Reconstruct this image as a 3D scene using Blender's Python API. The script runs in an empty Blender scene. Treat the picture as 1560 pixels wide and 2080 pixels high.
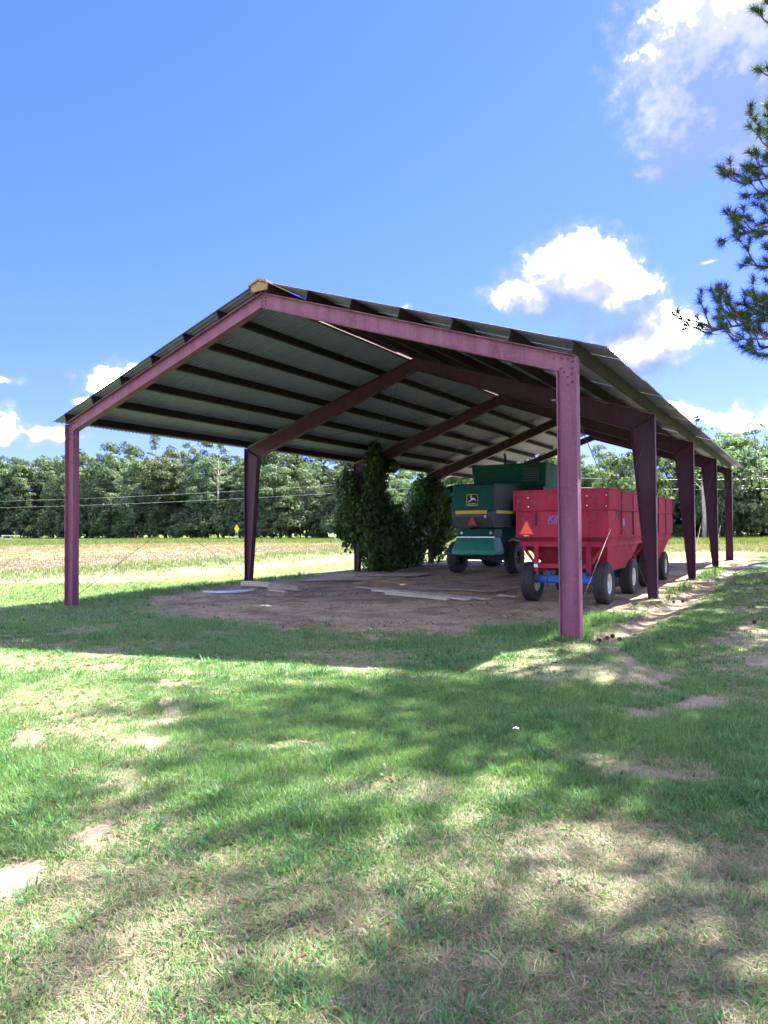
import bpy, math, random
import numpy as np
from mathutils import Vector, Matrix

random.seed(7)
SC = bpy.context.scene
COL = SC.collection
R = math.radians

# ------------------------------------------------------------------ camera
CAM = Vector((14.8267, -10.2590, 1.6979))
CR = Vector((0.856055, 0.516835, -0.007154))
CU = Vector((0.018079, -0.016106, 0.999707))
CF = Vector((-0.516569, 0.855933, 0.023132))
FPX = 1427.307
cam_data = bpy.data.cameras.new('camera')
cam = bpy.data.objects.new('camera', cam_data)
COL.objects.link(cam)
cam_data.sensor_fit = 'HORIZONTAL'
cam_data.sensor_width = 36.0
cam_data.lens = 36.0 * FPX / 1560.0
cam_data.clip_start = 0.05
cam_data.clip_end = 6000.0
cam.matrix_world = Matrix(((CR.x, CU.x, -CF.x, CAM.x), (CR.y, CU.y, -CF.y, CAM.y), (CR.z, CU.z, -CF.z, CAM.z), (0, 0, 0, 1)))
SC.camera = cam

# ------------------------------------------------------------------ light
SUN_DIR = Vector((0.22, 0.70, 1.0)).normalized()          # towards the sun
SUN_EL = math.asin(SUN_DIR.z)
SUN_AZ = math.atan2(SUN_DIR.x, SUN_DIR.y)                  # clockwise from +Y
SKY_STRENGTH = 0.05
sun_data = bpy.data.lights.new('sun', 'SUN')
sun_data.energy = 2.0
sun_data.angle = R(0.53)
sun_data.color = (1.0, 0.955, 0.87)
sun = bpy.data.objects.new('sun', sun_data)
COL.objects.link(sun)
sun.rotation_euler = SUN_DIR.to_track_quat('Z', 'Y').to_euler()
sun.location = (0, 0, 60)

SC.view_settings.view_transform = 'Standard'
SC.view_settings.look = 'None'
SC.view_settings.gamma = 1.0
SC.view_settings.use_curve_mapping = False
SC.view_settings.exposure = 4.2
SC.render.engine = 'CYCLES'
SC.cycles.max_bounces = 6
SC.cycles.diffuse_bounces = 4
SC.cycles.glossy_bounces = 2
SC.cycles.transmission_bounces = 3
SC.cycles.transparent_max_bounces = 4
SC.cycles.caustics_reflective = False
SC.cycles.caustics_refractive = False
SC.cycles.use_denoising = True
try:
    SC.cycles.denoiser = 'OPENIMAGEDENOISE'
    SC.cycles.denoising_prefilter = 'ACCURATE'
except Exception:
    pass


def ray(px, py):
    return CF + CR * ((px - 780) / FPX) - CU * ((py - 1040) / FPX)


def at(px, py, depth):
    return CAM + ray(px, py) * depth


# ------------------------------------------------------------------ node helpers
class NT:
    def __init__(s, tree):
        s.t = tree
        s.n = tree.nodes
        s.l = tree.links

    def node(s, typ, **kw):
        nd = s.n.new(typ)
        for k, v in kw.items():
            setattr(nd, k, v)
        return nd

    def put(s, sock, v):
        if v is None:
            return
        if hasattr(v, 'is_output') or isinstance(v, bpy.types.NodeSocket):
            s.l.new(v, sock)
        else:
            sock.default_value = v

    def math(s, op, a, b=None, c=None, clamp=False):
        nd = s.node('ShaderNodeMath', operation=op, use_clamp=clamp)
        s.put(nd.inputs[0], a)
        s.put(nd.inputs[1], b)
        s.put(nd.inputs[2], c)
        return nd.outputs[0]

    def mix(s, fac, a, b, blend='MIX'):
        nd = s.node('ShaderNodeMix', data_type='RGBA', blend_type=blend)
        s.put(nd.inputs[0], fac)
        s.put(nd.inputs[6], a)
        s.put(nd.inputs[7], b)
        return nd.outputs[2]

    def noise(s, vec, scale, detail=4.0, rough=0.55, dist=0.0):
        nd = s.node('ShaderNodeTexNoise')
        s.put(nd.inputs['Vector'], vec)
        nd.inputs['Scale'].default_value = scale
        nd.inputs['Detail'].default_value = detail
        nd.inputs['Roughness'].default_value = rough
        nd.inputs['Distortion'].default_value = dist
        return nd.outputs['Fac']

    def ramp(s, fac, lo, hi, a=0.0, b=1.0, smooth=True):
        nd = s.node('ShaderNodeMapRange', interpolation_type='SMOOTHSTEP' if smooth else 'LINEAR')
        s.put(nd.inputs[0], fac)
        s.put(nd.inputs[1], lo)
        s.put(nd.inputs[2], hi)
        s.put(nd.inputs[3], a)
        s.put(nd.inputs[4], b)
        return nd.outputs[0]


def c4(c):
    return (c[0], c[1], c[2], 1.0)


# ------------------------------------------------------------------ world: sky with cumulus
def cloud_dir(px, py):
    d = ray(px, py).normalized()
    return math.atan2(d.x, d.y), math.asin(d.z)


def build_world():
    w = bpy.data.worlds.new('World')
    SC.world = w
    w.use_nodes = True
    t = NT(w.node_tree)
    t.n.clear()
    out = t.node('ShaderNodeOutputWorld')
    bg = t.node('ShaderNodeBackground')
    t.l.new(bg.outputs[0], out.inputs[0])
    sky = t.node('ShaderNodeTexSky', sky_type='NISHITA')
    sky.sun_disc = False
    sky.sun_elevation = SUN_EL
    sky.sun_rotation = SUN_AZ
    sky.altitude = 200
    sky.air_density = 1.0
    sky.dust_density = 0.2
    sky.ozone_density = 2.2
    skyc = t.mix(1.0, sky.outputs[0], (SKY_STRENGTH * 0.145, SKY_STRENGTH * 0.19, SKY_STRENGTH * 0.54, 1), 'MULTIPLY')
    sc_ = t.node('ShaderNodeSeparateColor')
    t.l.new(skyc, sc_.inputs[0])
    cb_ = t.node('ShaderNodeCombineColor')
    t.l.new(sc_.outputs[0], cb_.inputs[0])
    t.l.new(sc_.outputs[2], cb_.inputs[2])
    t.put(cb_.inputs[1], t.math('MULTIPLY', t.math('POWER', t.math('MULTIPLY', sc_.outputs[1], 1 / 0.0196), 0.80), 0.0196))
    skyc = cb_.outputs[0]

    # blobs: azimuth, elevation, half width, half height above / below
    blobs = []

    def seen(px, py, rx, ry, k=1.0, low=0.7):
        a, e = cloud_dir(px, py)
        blobs.append((a, e, rx / FPX, ry / FPX, low * ry / FPX, k))
    seen(1170, 580, 135, 100, 1.0, 0.65)
    seen(1260, 592, 90, 52, 0.95, 0.7)
    seen(1070, 620, 110, 48, 0.85, 0.8)
    seen(1295, 695, 125, 75, 0.95, 0.9)
    seen(1235, 735, 120, 36, 0.75, 0.9)
    seen(1350, 660, 50, 44, 0.85, 0.9)
    seen(1510, 110, 190, 160, 1.2, 0.95)
    seen(1420, 240, 140, 80, 1.05, 0.9)
    seen(1510, 290, 120, 70, 0.85, 0.8)
    seen(1328, 348, 62, 28, 0.62, 0.8)
    seen(1460, 362, 90, 26, 0.55, 0.8)
    seen(235, 782, 80, 48, 0.85, 0.6)
    seen(170, 812, 40, 22, 0.6, 0.8)
    seen(0, 872, 62, 52, 0.8, 0.8)
    seen(120, 885, 90, 34, 0.6, 0.8)
    seen(10, 778, 48, 22, 0.48, 0.8)
    seen(815, 632, 22, 12, 0.6, 0.8)
    seen(1375, 838, 70, 45, 0.75, 0.8)
    seen(1505, 850, 80, 40, 0.65, 0.8)
    seen(1440, 540, 40, 12, 0.35, 0.8)
    grp = bpy.data.node_groups.new('cloud_cover', 'ShaderNodeTree')
    grp.interface.new_socket('az', in_out='INPUT', socket_type='NodeSocketFloat')
    grp.interface.new_socket('el', in_out='INPUT', socket_type='NodeSocketFloat')
    grp.interface.new_socket('cover', in_out='OUTPUT', socket_type='NodeSocketFloat')
    g = NT(grp)
    gi = g.node('NodeGroupInput')
    go = g.node('NodeGroupOutput')
    acc = None
    for (az, el, rx, ry, rl, k) in blobs:
        da = g.math('MULTIPLY', g.math('SUBTRACT', gi.outputs[0], az), 1.0 / rx)
        de = g.math('SUBTRACT', gi.outputs[1], el)
        up = g.math('MULTIPLY', g.math('MAXIMUM', de, 0.0), 1.0 / ry)
        dn = g.math('MULTIPLY', g.math('MINIMUM', de, 0.0), 1.0 / rl)
        q = g.math('MULTIPLY_ADD', da, da, g.math('MULTIPLY_ADD', up, up, g.math('MULTIPLY', dn, dn)))
        v = g.math('SUBTRACT', k, g.math('SQRT', q))
        acc = v if acc is None else g.math('SMOOTH_MAX', acc, v, 0.18)
    g.l.new(acc, go.inputs[0])

    tc = t.node('ShaderNodeTexCoord')
    sep = t.node('ShaderNodeSeparateXYZ')
    t.l.new(tc.outputs['Generated'], sep.inputs[0])
    nrm = t.node('ShaderNodeVectorMath', operation='NORMALIZE')
    t.l.new(tc.outputs['Generated'], nrm.inputs[0])
    sep = t.node('ShaderNodeSeparateXYZ')
    t.l.new(nrm.outputs[0], sep.inputs[0])
    az = t.math('ARCTAN2', sep.outputs[0], sep.outputs[1])
    el = t.math('ARCSINE', sep.outputs[2])
    # billowed edge: warp the two angles
    wn = t.node('ShaderNodeTexNoise')
    t.l.new(nrm.outputs[0], wn.inputs['Vector'])
    wn.inputs['Scale'].default_value = 13.0
    wn.inputs['Detail'].default_value = 3.0
    wn.inputs['Roughness'].default_value = 0.6
    ws = t.node('ShaderNodeSeparateColor')
    t.l.new(wn.outputs['Color'], ws.inputs[0])
    azw = t.math('MULTIPLY_ADD', t.math('SUBTRACT', ws.outputs[0], 0.5), 0.075, az)
    elw = t.math('MULTIPLY_ADD', t.math('SUBTRACT', ws.outputs[1], 0.5), 0.06, el)
    fine = t.noise(nrm.outputs[0], 34.0, 5.0, 0.62)
    bil = t.math('MULTIPLY', t.math('SUBTRACT', fine, 0.5), 1.15)
    # thicker cumulus added round the unseen sky to brighten the shade
    dt = t.node('ShaderNodeVectorMath', operation='DOT_PRODUCT')
    t.l.new(nrm.outputs[0], dt.inputs[0])
    dt.inputs[1].default_value = tuple(CF)
    front = t.ramp(dt.outputs['Value'], 0.70, 0.80, 0.0, 4.0)

    def rest_of_sky(vec):
        return t.math('SUBTRACT', t.math('MULTIPLY', t.math('SUBTRACT', t.noise(vec, 4.2, 2.0, 0.5), 0.475), 6.0), front)
    rest = rest_of_sky(nrm.outputs[0])

    def cover(a, e):
        nd = t.node('ShaderNodeGroup')
        nd.node_tree = grp
        t.put(nd.inputs[0], a)
        t.put(nd.inputs[1], e)
        return nd.outputs[0]
    m0 = t.math('ADD', t.math('MAXIMUM', cover(azw, elw), rest), bil)
    sv = t.node('ShaderNodeVectorMath', operation='ADD')
    t.l.new(nrm.outputs[0], sv.inputs[0])
    sv.inputs[1].default_value = (0.004, 0.004, 0.016)
    up_ = t.node('ShaderNodeVectorMath', operation='ADD')
    t.l.new(nrm.outputs[0], up_.inputs[0])
    up_.inputs[1].default_value = (0.012, 0.024, 0.04)
    fine2 = t.noise(sv.outputs[0], 34.0, 3.0, 0.62)
    m1 = t.math('ADD', t.math('MAXIMUM', cover(t.math('ADD', azw, 0.012), t.math('ADD', elw, 0.045)), rest_of_sky(up_.outputs[0])),
                t.math('MULTIPLY', t.math('SUBTRACT', fine2, 0.5), 1.15))
    dens = t.math('POWER', t.ramp(m0, -0.30, 0.55), 1.25)
    lit = t.ramp(t.math('SUBTRACT', m0, m1), -0.5, 0.75)
    thick = t.ramp(m0, 0.30, 1.15)
    lit = t.math('SUBTRACT', lit, t.math('MULTIPLY', thick, 0.42), clamp=True)
    grey = (0.0205, 0.029, 0.052, 1)
    cc = t.mix(t.ramp(lit, 0.0, 0.75, smooth=False), grey, (0.057, 0.057, 0.059, 1))
    # sunlit billows are far brighter than the blue
    cc = t.mix(t.math('MULTIPLY', t.ramp(lit, 0.55, 1.05), t.ramp(m0, 0.05, 0.5)), cc, (2.6, 2.6, 2.6, 1))
    dens = t.math('MULTIPLY', dens, 0.96)
    # pale haze low on the horizon
    full = t.mix(dens, skyc, cc)
    below = t.ramp(sep.outputs[2], -0.03, 0.0)
    full = t.mix(below, (0.10, 0.11, 0.09, 1), full)
    t.l.new(full, bg.inputs[0])
    bg.inputs[1].default_value = 1.0
    w.cycles.sampling_method = 'MANUAL'
    w.cycles.sample_map_resolution = 256


build_world()

# ------------------------------------------------------------------ numpy noise
_perm = np.random.RandomState(3).rand(256, 256)


def vnoise(x, y, s=1.0, seed=0):
    x = np.asarray(x, float) * s + 37.3 * seed + 500
    y = np.asarray(y, float) * s + 91.7 * seed + 500
    xi = np.floor(x).astype(int)
    yi = np.floor(y).astype(int)
    fx = x - xi
    fy = y - yi
    fx = fx * fx * (3 - 2 * fx)
    fy = fy * fy * (3 - 2 * fy)
    a = _perm[xi % 256, yi % 256]
    b = _perm[(xi + 1) % 256, yi % 256]
    c = _perm[xi % 256, (yi + 1) % 256]
    d = _perm[(xi + 1) % 256, (yi + 1) % 256]
    return (a * (1 - fx) + b * fx) * (1 - fy) + (c * (1 - fx) + d * fx) * fy


def fbm(x, y, s=1.0, o=4, seed=0):
    v = 0.0
    a = 0.5
    t = 0.0
    for k in range(o):
        v = v + a * vnoise(x, y, s * 2 ** k, seed + k * 3)
        t += a
        a *= 0.55
    return v / t


def sst(a, b, v):
    t = np.clip((v - a) / (b - a), 0, 1)
    return t * t * (3 - 2 * t)


# ------------------------------------------------------------------ mesh helpers
def link(o, parent=None):
    COL.objects.link(o)
    if parent is not None:
        o.parent = parent
    return o


def mesh_np(name, V, F, mat=None, smooth=False):
    """V (n,3) floats, F (m,k) ints, one face size."""
    V = np.ascontiguousarray(V, dtype=np.float32)
    F = np.ascontiguousarray(F, dtype=np.int32)
    me = bpy.data.meshes.new(name)
    me.vertices.add(len(V))
    me.vertices.foreach_set('co', V.ravel())
    k = F.shape[1]
    me.loops.add(F.size)
    me.loops.foreach_set('vertex_index', F.ravel())
    me.polygons.add(len(F))
    me.polygons.foreach_set('loop_start', np.arange(0, F.size, k, dtype=np.int32))
    me.polygons.foreach_set('loop_total', np.full(len(F), k, dtype=np.int32))
    if smooth:
        me.polygons.foreach_set('use_smooth', np.ones(len(F), dtype=bool))
    me.update(calc_edges=True)
    if mat:
        me.materials.append(mat)
    return me


class MB:
    """collects simple shapes into one mesh"""

    def __init__(s):
        s.v = []
        s.f = []

    def add(s, V, F):
        o = len(s.v)
        s.v += [tuple(p) for p in V]
        s.f += [tuple(i + o for i in q) for q in F]
        return s

    def box(s, x0, x1, y0, y1, z0, z1):
        V = [(x0, y0, z0), (x1, y0, z0), (x1, y1, z0), (x0, y1, z0), (x0, y0, z1), (x1, y0, z1), (x1, y1, z1), (x0, y1, z1)]
        return s.add(V, [(0, 3, 2, 1), (4, 5, 6, 7), (0, 1, 5, 4), (1, 2, 6, 5), (2, 3, 7, 6), (3, 0, 4, 7)])

    def hexa(s, V):
        return s.add(V, [(0, 3, 2, 1), (4, 5, 6, 7), (0, 1, 5, 4), (1, 2, 6, 5), (2, 3, 7, 6), (3, 0, 4, 7)])

    def bar(s, p, q, w, h, up=(0, 0, 1)):
        """square bar from p to q: w across, h along 'up'"""
        p = Vector(p)
        q = Vector(q)
        d = (q - p).normalized()
        u = Vector(up)
        a = d.cross(u)
        if a.length < 1e-4:
            a = d.cross(Vector((1, 0, 0)))
        a.normalize()
        u = a.cross(d).normalized()
        a *= w / 2
        u *= h / 2
        return s.hexa([p - a - u, p + a - u, q + a - u, q - a - u, p - a + u, p + a + u, q + a + u, q - a + u])

    def prism(s, poly, axis, a, b):
        """poly: 2-D outline; axis 'x','y','z' extruded from a to b"""
        n = len(poly)

        def P(u, v, t):
            return {'y': (u, t, v), 'x': (t, u, v), 'z': (u, v, t)}[axis]
        V = [P(u, v, a) for u, v in poly] + [P(u, v, b) for u, v in poly]
        F = [tuple(range(n)), tuple(range(2 * n - 1, n - 1, -1))]
        F += [(i, (i + 1) % n, n + (i + 1) % n, n + i) for i in range(n)]
        return s.add(V, F)

    def tube(s, pts, rad, n=8, caps=True):
        pts = [Vector(p) for p in pts]
        if not hasattr(rad, '__len__'):
            rad = [rad] * len(pts)
        V = []
        F = []
        ref = Vector((0.31, 0.2, 0.93))
        for i, p in enumerate(pts):
            d = (pts[min(i + 1, len(pts) - 1)] - pts[max(i - 1, 0)]).normalized()
            a = d.cross(ref)
            if a.length < 1e-3:
                a = d.cross(Vector((1, 0, 0)))
            a.normalize()
            b = d.cross(a)
            for k in range(n):
                th = 2 * math.pi * k / n
                V.append(p + (a * math.cos(th) + b * math.sin(th)) * rad[i])
        for i in range(len(pts) - 1):
            for k in range(n):
                F.append((i * n + k, i * n + (k + 1) % n, (i + 1) * n + (k + 1) % n, (i + 1) * n + k))
        if caps:
            F.append(tuple(range(n - 1, -1, -1)))
            F.append(tuple(range((len(pts) - 1) * n, len(pts) * n)))
        return s.add(V, F)

    def lathe(s, prof, axis='x', n=28, c=(0, 0, 0)):
        """prof: (offset along axis, radius) list, closed ring if last==first"""
        V = []
        F = []
        m = len(prof)
        for k in range(n):
            th = 2 * math.pi * k / n
            for (a, r) in prof:
                if axis == 'x':
                    V.append((c[0] + a, c[1] + r * math.cos(th), c[2] + r * math.sin(th)))
                else:
                    V.append((c[0] + r * math.cos(th), c[1] + r * math.sin(th), c[2] + a))
        for k in range(n):
            for j in range(m - 1):
                F.append((k * m + j, k * m + j + 1, ((k + 1) % n) * m + j + 1, ((k + 1) % n) * m + j))
        return s.add(V, F)

    def mesh(s, name, mat, smooth=False, fix=True):
        me = bpy.data.meshes.new(name)
        me.from_pydata([tuple(p) for p in s.v], [], s.f)
        if smooth:
            me.polygons.foreach_set('use_smooth', [True] * len(me.polygons))
        if fix:
            import bmesh
            bm = bmesh.new()
            bm.from_mesh(me)
            bmesh.ops.recalc_face_normals(bm, faces=bm.faces)
            bm.to_mesh(me)
            bm.free()
        me.materials.append(mat)
        me.update()
        return me

    def build(s, name, mat, parent=None, smooth=False, bevel=0.0, fix=True):
        me = s.mesh(name, mat, smooth, fix)
        o = link(bpy.data.objects.new(name, me), parent)
        if bevel:
            md = o.modifiers.new('bevel', 'BEVEL')
            md.width = bevel
            md.segments = 2
            md.limit_method = 'ANGLE'
        return o


def thing(name, label, cat, loc=(0, 0, 0), rz=0.0, group=None):
    o = bpy.data.objects.new(name, None)
    link(o)
    o.empty_display_size = 0.3
    o.location = loc
    o.rotation_euler = (0, 0, rz)
    return tag(o, label, cat, group)


def tag(o, label=None, cat=None, group=None, kind=None):
    if label:
        o['label'] = label
    if cat:
        o['category'] = cat
    if group:
        o['group'] = group
    if kind:
        o['kind'] = kind
    return o


def obj(name, me, parent=None):
    return link(bpy.data.objects.new(name, me), parent)


def copy_tree(o, parent=None):
    c = o.copy()
    COL.objects.link(c)
    c.parent = parent
    for ch in o.children:
        copy_tree(ch, c)
    return c


# ------------------------------------------------------------------ materials
def new_mat(name):
    m = bpy.data.materials.new(name)
    m.use_nodes = True
    t = NT(m.node_tree)
    t.n.clear()
    out = t.node('ShaderNodeOutputMaterial')
    return m, t, out


def worn(name, col, col2=None, rough=0.6, metal=0.0, scale=6.0, amt=0.5, spec=0.4, bump=0.0, bscale=40.0, streak=False, dirt=None, dirt_amt=0.5, dirt_h=None):
    """painted or weathered surface: two tones broken up by noise, optional dirt"""
    m, t, out = new_mat(name)
    b = t.node('ShaderNodeBsdfPrincipled')
    t.l.new(b.outputs[0], out.inputs[0])
    tc = t.node('ShaderNodeTexCoord')
    vec = tc.outputs['Object']
    if streak:
        mp = t.node('ShaderNodeMapping')
        mp.inputs['Scale'].default_value = (1, 1, 0.12)
        t.l.new(vec, mp.inputs[0])
        vec = mp.outputs[0]
    n = t.noise(vec, scale, 6, 0.65)
    col2 = col2 or tuple(c * 0.6 for c in col)
    c = t.mix(t.math('MULTIPLY', t.ramp(n, 0.35, 0.7), amt), c4(col), c4(col2))
    if dirt:
        n2 = t.noise(tc.outputs['Object'], scale * 2.7, 8, 0.7)
        c = t.mix(t.math('MULTIPLY', t.ramp(n2, 0.5, 0.68), dirt_amt), c, c4(dirt))
    t.put(b.inputs['Base Color'], c)
    b.inputs['Metallic'].default_value = metal
    b.inputs['Specular IOR Level'].default_value = spec
    t.put(b.inputs['Roughness'], t.math('MULTIPLY_ADD', t.math('SUBTRACT', n, 0.5), 0.35, rough, clamp=True))
    if bump:
        bn = t.node('ShaderNodeBump')
        bn.inputs['Strength'].default_value = bump
        bn.inputs['Distance'].default_value = 0.01
        t.l.new(t.noise(tc.outputs['Object'], bscale, 4), bn.inputs['Height'])
        t.l.new(bn.outputs[0], b.inputs['Normal'])
    return m


def leaf_mat(name, col, col2, trans=0.35, rough=0.55, attr=None, scale=1.5, obj_var=0.25, spec=0.25):
    m, t, out = new_mat(name)
    if attr:
        a = t.node('ShaderNodeAttribute', attribute_name=attr)
        c = a.outputs['Color']
    else:
        g = t.node('ShaderNodeNewGeometry')
        oi = t.node('ShaderNodeObjectInfo')
        tc = t.node('ShaderNodeTexCoord')
        n = t.noise(tc.outputs['Object'], scale, 3)
        f = t.math('ADD', t.math('MULTIPLY', t.ramp(n, 0.35, 0.65), 0.55), t.math('MULTIPLY', g.outputs['Random Per Island'], 0.45))
        c = t.mix(f, c4(col), c4(col2))
        hv = t.node('ShaderNodeHueSaturation')
        t.l.new(c, hv.inputs['Color'])
        t.put(hv.inputs['Value'], t.math('MULTIPLY_ADD', t.math('SUBTRACT', oi.outputs['Random'], 0.5), obj_var * 2, 1.0))
        t.put(hv.inputs['Hue'], t.math('MULTIPLY_ADD', t.math('SUBTRACT', oi.outputs['Random'], 0.5), 0.035, 0.5))
        c = hv.outputs[0]
    d = t.node('ShaderNodeBsdfPrincipled')
    t.put(d.inputs['Base Color'], c)
    d.inputs['Roughness'].default_value = rough
    d.inputs['Specular IOR Level'].default_value = spec
    tr = t.node('ShaderNodeBsdfTranslucent')
    t.put(tr.inputs['Color'], t.mix(1.0, c, (1.25, 1.3, 0.7, 1), 'MULTIPLY'))
    mx = t.node('ShaderNodeMixShader')
    mx.inputs[0].default_value = trans
    t.l.new(d.outputs[0], mx.inputs[1])
    t.l.new(tr.outputs[0], mx.inputs[2])
    t.l.new(mx.outputs[0], out.inputs[0])
    return m


def plain(name, col, rough=0.5, metal=0.0, spec=0.4):
    return worn(name, col, tuple(c * 0.8 for c in col), rough, metal, 9.0, 0.4, spec)


M = {}
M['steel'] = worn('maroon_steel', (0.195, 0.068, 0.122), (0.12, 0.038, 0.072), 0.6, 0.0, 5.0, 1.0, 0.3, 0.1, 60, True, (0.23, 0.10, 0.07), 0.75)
M['steel_shaded'] = worn('shaded_maroon_steel', (0.058, 0.016, 0.036), (0.04, 0.011, 0.026), 0.6, 0.0, 5.0, 0.7, 0.3, 0.05, 60, True, (0.10, 0.04, 0.045), 0.3)  # front frame's steel darkened: shade under the roof put into the colour
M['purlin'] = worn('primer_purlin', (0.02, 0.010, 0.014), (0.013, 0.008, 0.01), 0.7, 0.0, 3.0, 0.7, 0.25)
M['sheet'] = worn('galvanised_sheet', (0.195, 0.20, 0.315), (0.155, 0.16, 0.25), 0.5, 0.1, 2.0, 0.7, 0.4, 0.03, 30, False, (0.22, 0.20, 0.17), 0.25)
M['bolt'] = worn('dark_bolt', (0.06, 0.05, 0.055), None, 0.5, 0.6, 20)
M['cable'] = worn('brace_rod', (0.06, 0.05, 0.05), None, 0.55, 0.5, 10)
M['osb'] = worn('tan_board', (0.30, 0.20, 0.105), (0.18, 0.12, 0.065), 0.8, 0, 22, 0.8, 0.2, 0.3, 60)
M['nest'] = worn('dry_straw', (0.42, 0.32, 0.16), (0.25, 0.18, 0.09), 0.9, 0, 30, 0.8, 0.1)
M['concrete'] = worn('footing_concrete', (0.42, 0.40, 0.37), (0.3, 0.28, 0.26), 0.9, 0, 8, 0.7, 0.2, 0.3, 40)
M['red'] = worn('wagon_red', (0.33, 0.026, 0.054), (0.21, 0.018, 0.038), 0.7, 0, 3.0, 1.0, 0.10, 0.08, 30, True, (0.17, 0.07, 0.06), 0.85)
M['blue'] = worn('gear_blue', (0.012, 0.115, 0.42), (0.01, 0.07, 0.26), 0.45, 0, 5, 0.6, 0.4, 0, 40, False, (0.08, 0.08, 0.09), 0.4)
M['rubber'] = worn('tyre_rubber', (0.022, 0.022, 0.026), (0.04, 0.037, 0.035), 0.75, 0, 9, 0.6, 0.3, 0.1, 60, False, (0.10, 0.085, 0.07), 0.35)
M['rimwhite'] = worn('rim_white', (0.55, 0.56, 0.55), (0.36, 0.36, 0.35), 0.5, 0, 8, 0.7, 0.4, 0, 40, False, (0.2, 0.15, 0.11), 0.6)
M['rimyellow'] = worn('rim_yellow', (0.10, 0.075, 0.02), (0.05, 0.04, 0.02), 0.5, 0, 8, 0.7, 0.4)
M['orange'] = worn('sign_orange', (0.95, 0.105, 0.03), (0.9, 0.09, 0.03), 0.45, 0, 8, 0.3, 0.3)
M['fadedtri'] = worn('faded_triangle', (0.40, 0.05, 0.07), (0.30, 0.04, 0.06), 0.6, 0, 12, 0.5, 0.3)
M['trired'] = worn('triangle_border', (0.45, 0.015, 0.015), None, 0.35, 0, 8, 0.3, 0.5)
M['white'] = worn('white_paint', (0.75, 0.75, 0.73), (0.6, 0.6, 0.58), 0.5, 0, 8, 0.5)
M['decal'] = worn('blue_decal', (0.10, 0.10, 0.38), (0.16, 0.12, 0.33), 0.5, 0, 40, 0.8)
M['green'] = worn('combine_green', (0.005, 0.075, 0.055), (0.005, 0.055, 0.042), 0.6, 0, 3, 0.7, 0.15, 0, 40, True, (0.06, 0.08, 0.06), 0.45)
M['teal'] = worn('chopper_green', (0.012, 0.185, 0.125), (0.008, 0.12, 0.085), 0.45, 0, 5, 0.7, 0.5, 0.05, 30, False, (0.01, 0.05, 0.045), 0.6)
M['darkpanel'] = worn('dark_panel', (0.06, 0.065, 0.06), (0.09, 0.09, 0.075), 0.6, 0, 4, 0.6, 0.3)
M['black'] = worn('black_paint', (0.015, 0.016, 0.017), (0.03, 0.03, 0.03), 0.6, 0, 8, 0.6, 0.3)
M['yellow'] = worn('stripe_yellow', (0.62, 0.45, 0.035), (0.5, 0.35, 0.04), 0.5, 0, 8, 0.5)
M['edge_glint'] = worn('chopper_glint', (0.75, 0.78, 0.8), None, 0.25, 0.7, 8, 0.3)  # pale colour painting the sky's glint along the chopper edge
M['lens'] = worn('lamp_lens', (0.6, 0.6, 0.55), (0.5, 0.3, 0.2), 0.25, 0, 30, 0.8, 0.6)
M['glass'] = worn('cab_glass', (0.03, 0.04, 0.045), None, 0.08, 0, 4, 0.3, 0.6)
M['plank'] = worn('grey_plank', (0.27, 0.235, 0.20), (0.20, 0.165, 0.14), 0.85, 0, 5, 0.8, 0.2, 0.35, 45)
M['plank2'] = worn('pale_plank', (0.38, 0.335, 0.27), (0.32, 0.27, 0.22), 0.85, 0, 6, 0.8, 0.2, 0.35, 45)
M['slab'] = worn('weathered_sheet', (0.27, 0.235, 0.20), (0.20, 0.165, 0.13), 0.9, 0, 3, 0.8, 0.2, 0.3, 25, False, (0.24, 0.18, 0.13), 0.7)
M['scrap'] = worn('white_scrap', (0.42, 0.44, 0.45), (0.32, 0.33, 0.34), 0.4, 0.0, 5, 0.5, 0.5)
M['pine_bark'] = worn('pine_bark', (0.16, 0.095, 0.065), (0.07, 0.045, 0.035), 0.95, 0, 6, 0.9, 0.1, 0.7, 18)
M['bark'] = worn('tree_bark', (0.13, 0.105, 0.085), (0.07, 0.055, 0.045), 0.95, 0, 4, 0.9, 0.1, 0.5, 15)
M['palebark'] = worn('pale_bark', (0.42, 0.39, 0.34), (0.28, 0.25, 0.21), 0.9, 0, 5, 0.8, 0.15, 0.3, 20)
M['needles'] = leaf_mat('pine_needles', (0.040, 0.082, 0.042), (0.075, 0.125, 0.06), 0.3, 0.6)
M['needles_far'] = leaf_mat('far_needles', (0.022, 0.055, 0.034), (0.045, 0.085, 0.045), 0.2, 0.7, obj_var=0.15)
M['leaf'] = leaf_mat('wood_leaves', (0.058, 0.10, 0.055), (0.11, 0.158, 0.092), 0.4, 0.6)
M['leaf_pale'] = leaf_mat('pale_leaves', (0.078, 0.122, 0.07), (0.14, 0.188, 0.12), 0.4, 0.6)
M['leaf_bush'] = leaf_mat('bush_leaves', (0.055, 0.095, 0.05), (0.11, 0.15, 0.08), 0.4, 0.6)
M['vine'] = leaf_mat('vine_leaves', (0.020, 0.055, 0.016), (0.06, 0.12, 0.028), 0.40, 0.45, scale=3.0, obj_var=0.05)
M['vine_stem'] = worn('vine_stem', (0.12, 0.085, 0.06), None, 0.95, 0, 10, 0.7, 0.1)
M['wire'] = worn('line_wire', (0.42, 0.44, 0.45), None, 0.4, 0.6, 5, 0.2)
M['sign_yellow'] = worn('road_sign_yellow', (0.80, 0.52, 0.01), None, 0.5, 0, 5, 0.1)
M['cone'] = worn('pine_cone', (0.075, 0.042, 0.028), (0.04, 0.025, 0.018), 0.9, 0, 40, 0.8, 0.1)
M['stone'] = worn('pale_stone', (0.27, 0.225, 0.18), (0.2, 0.165, 0.13), 0.9, 0, 14, 0.7, 0.2, 0.4, 40)

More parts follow.
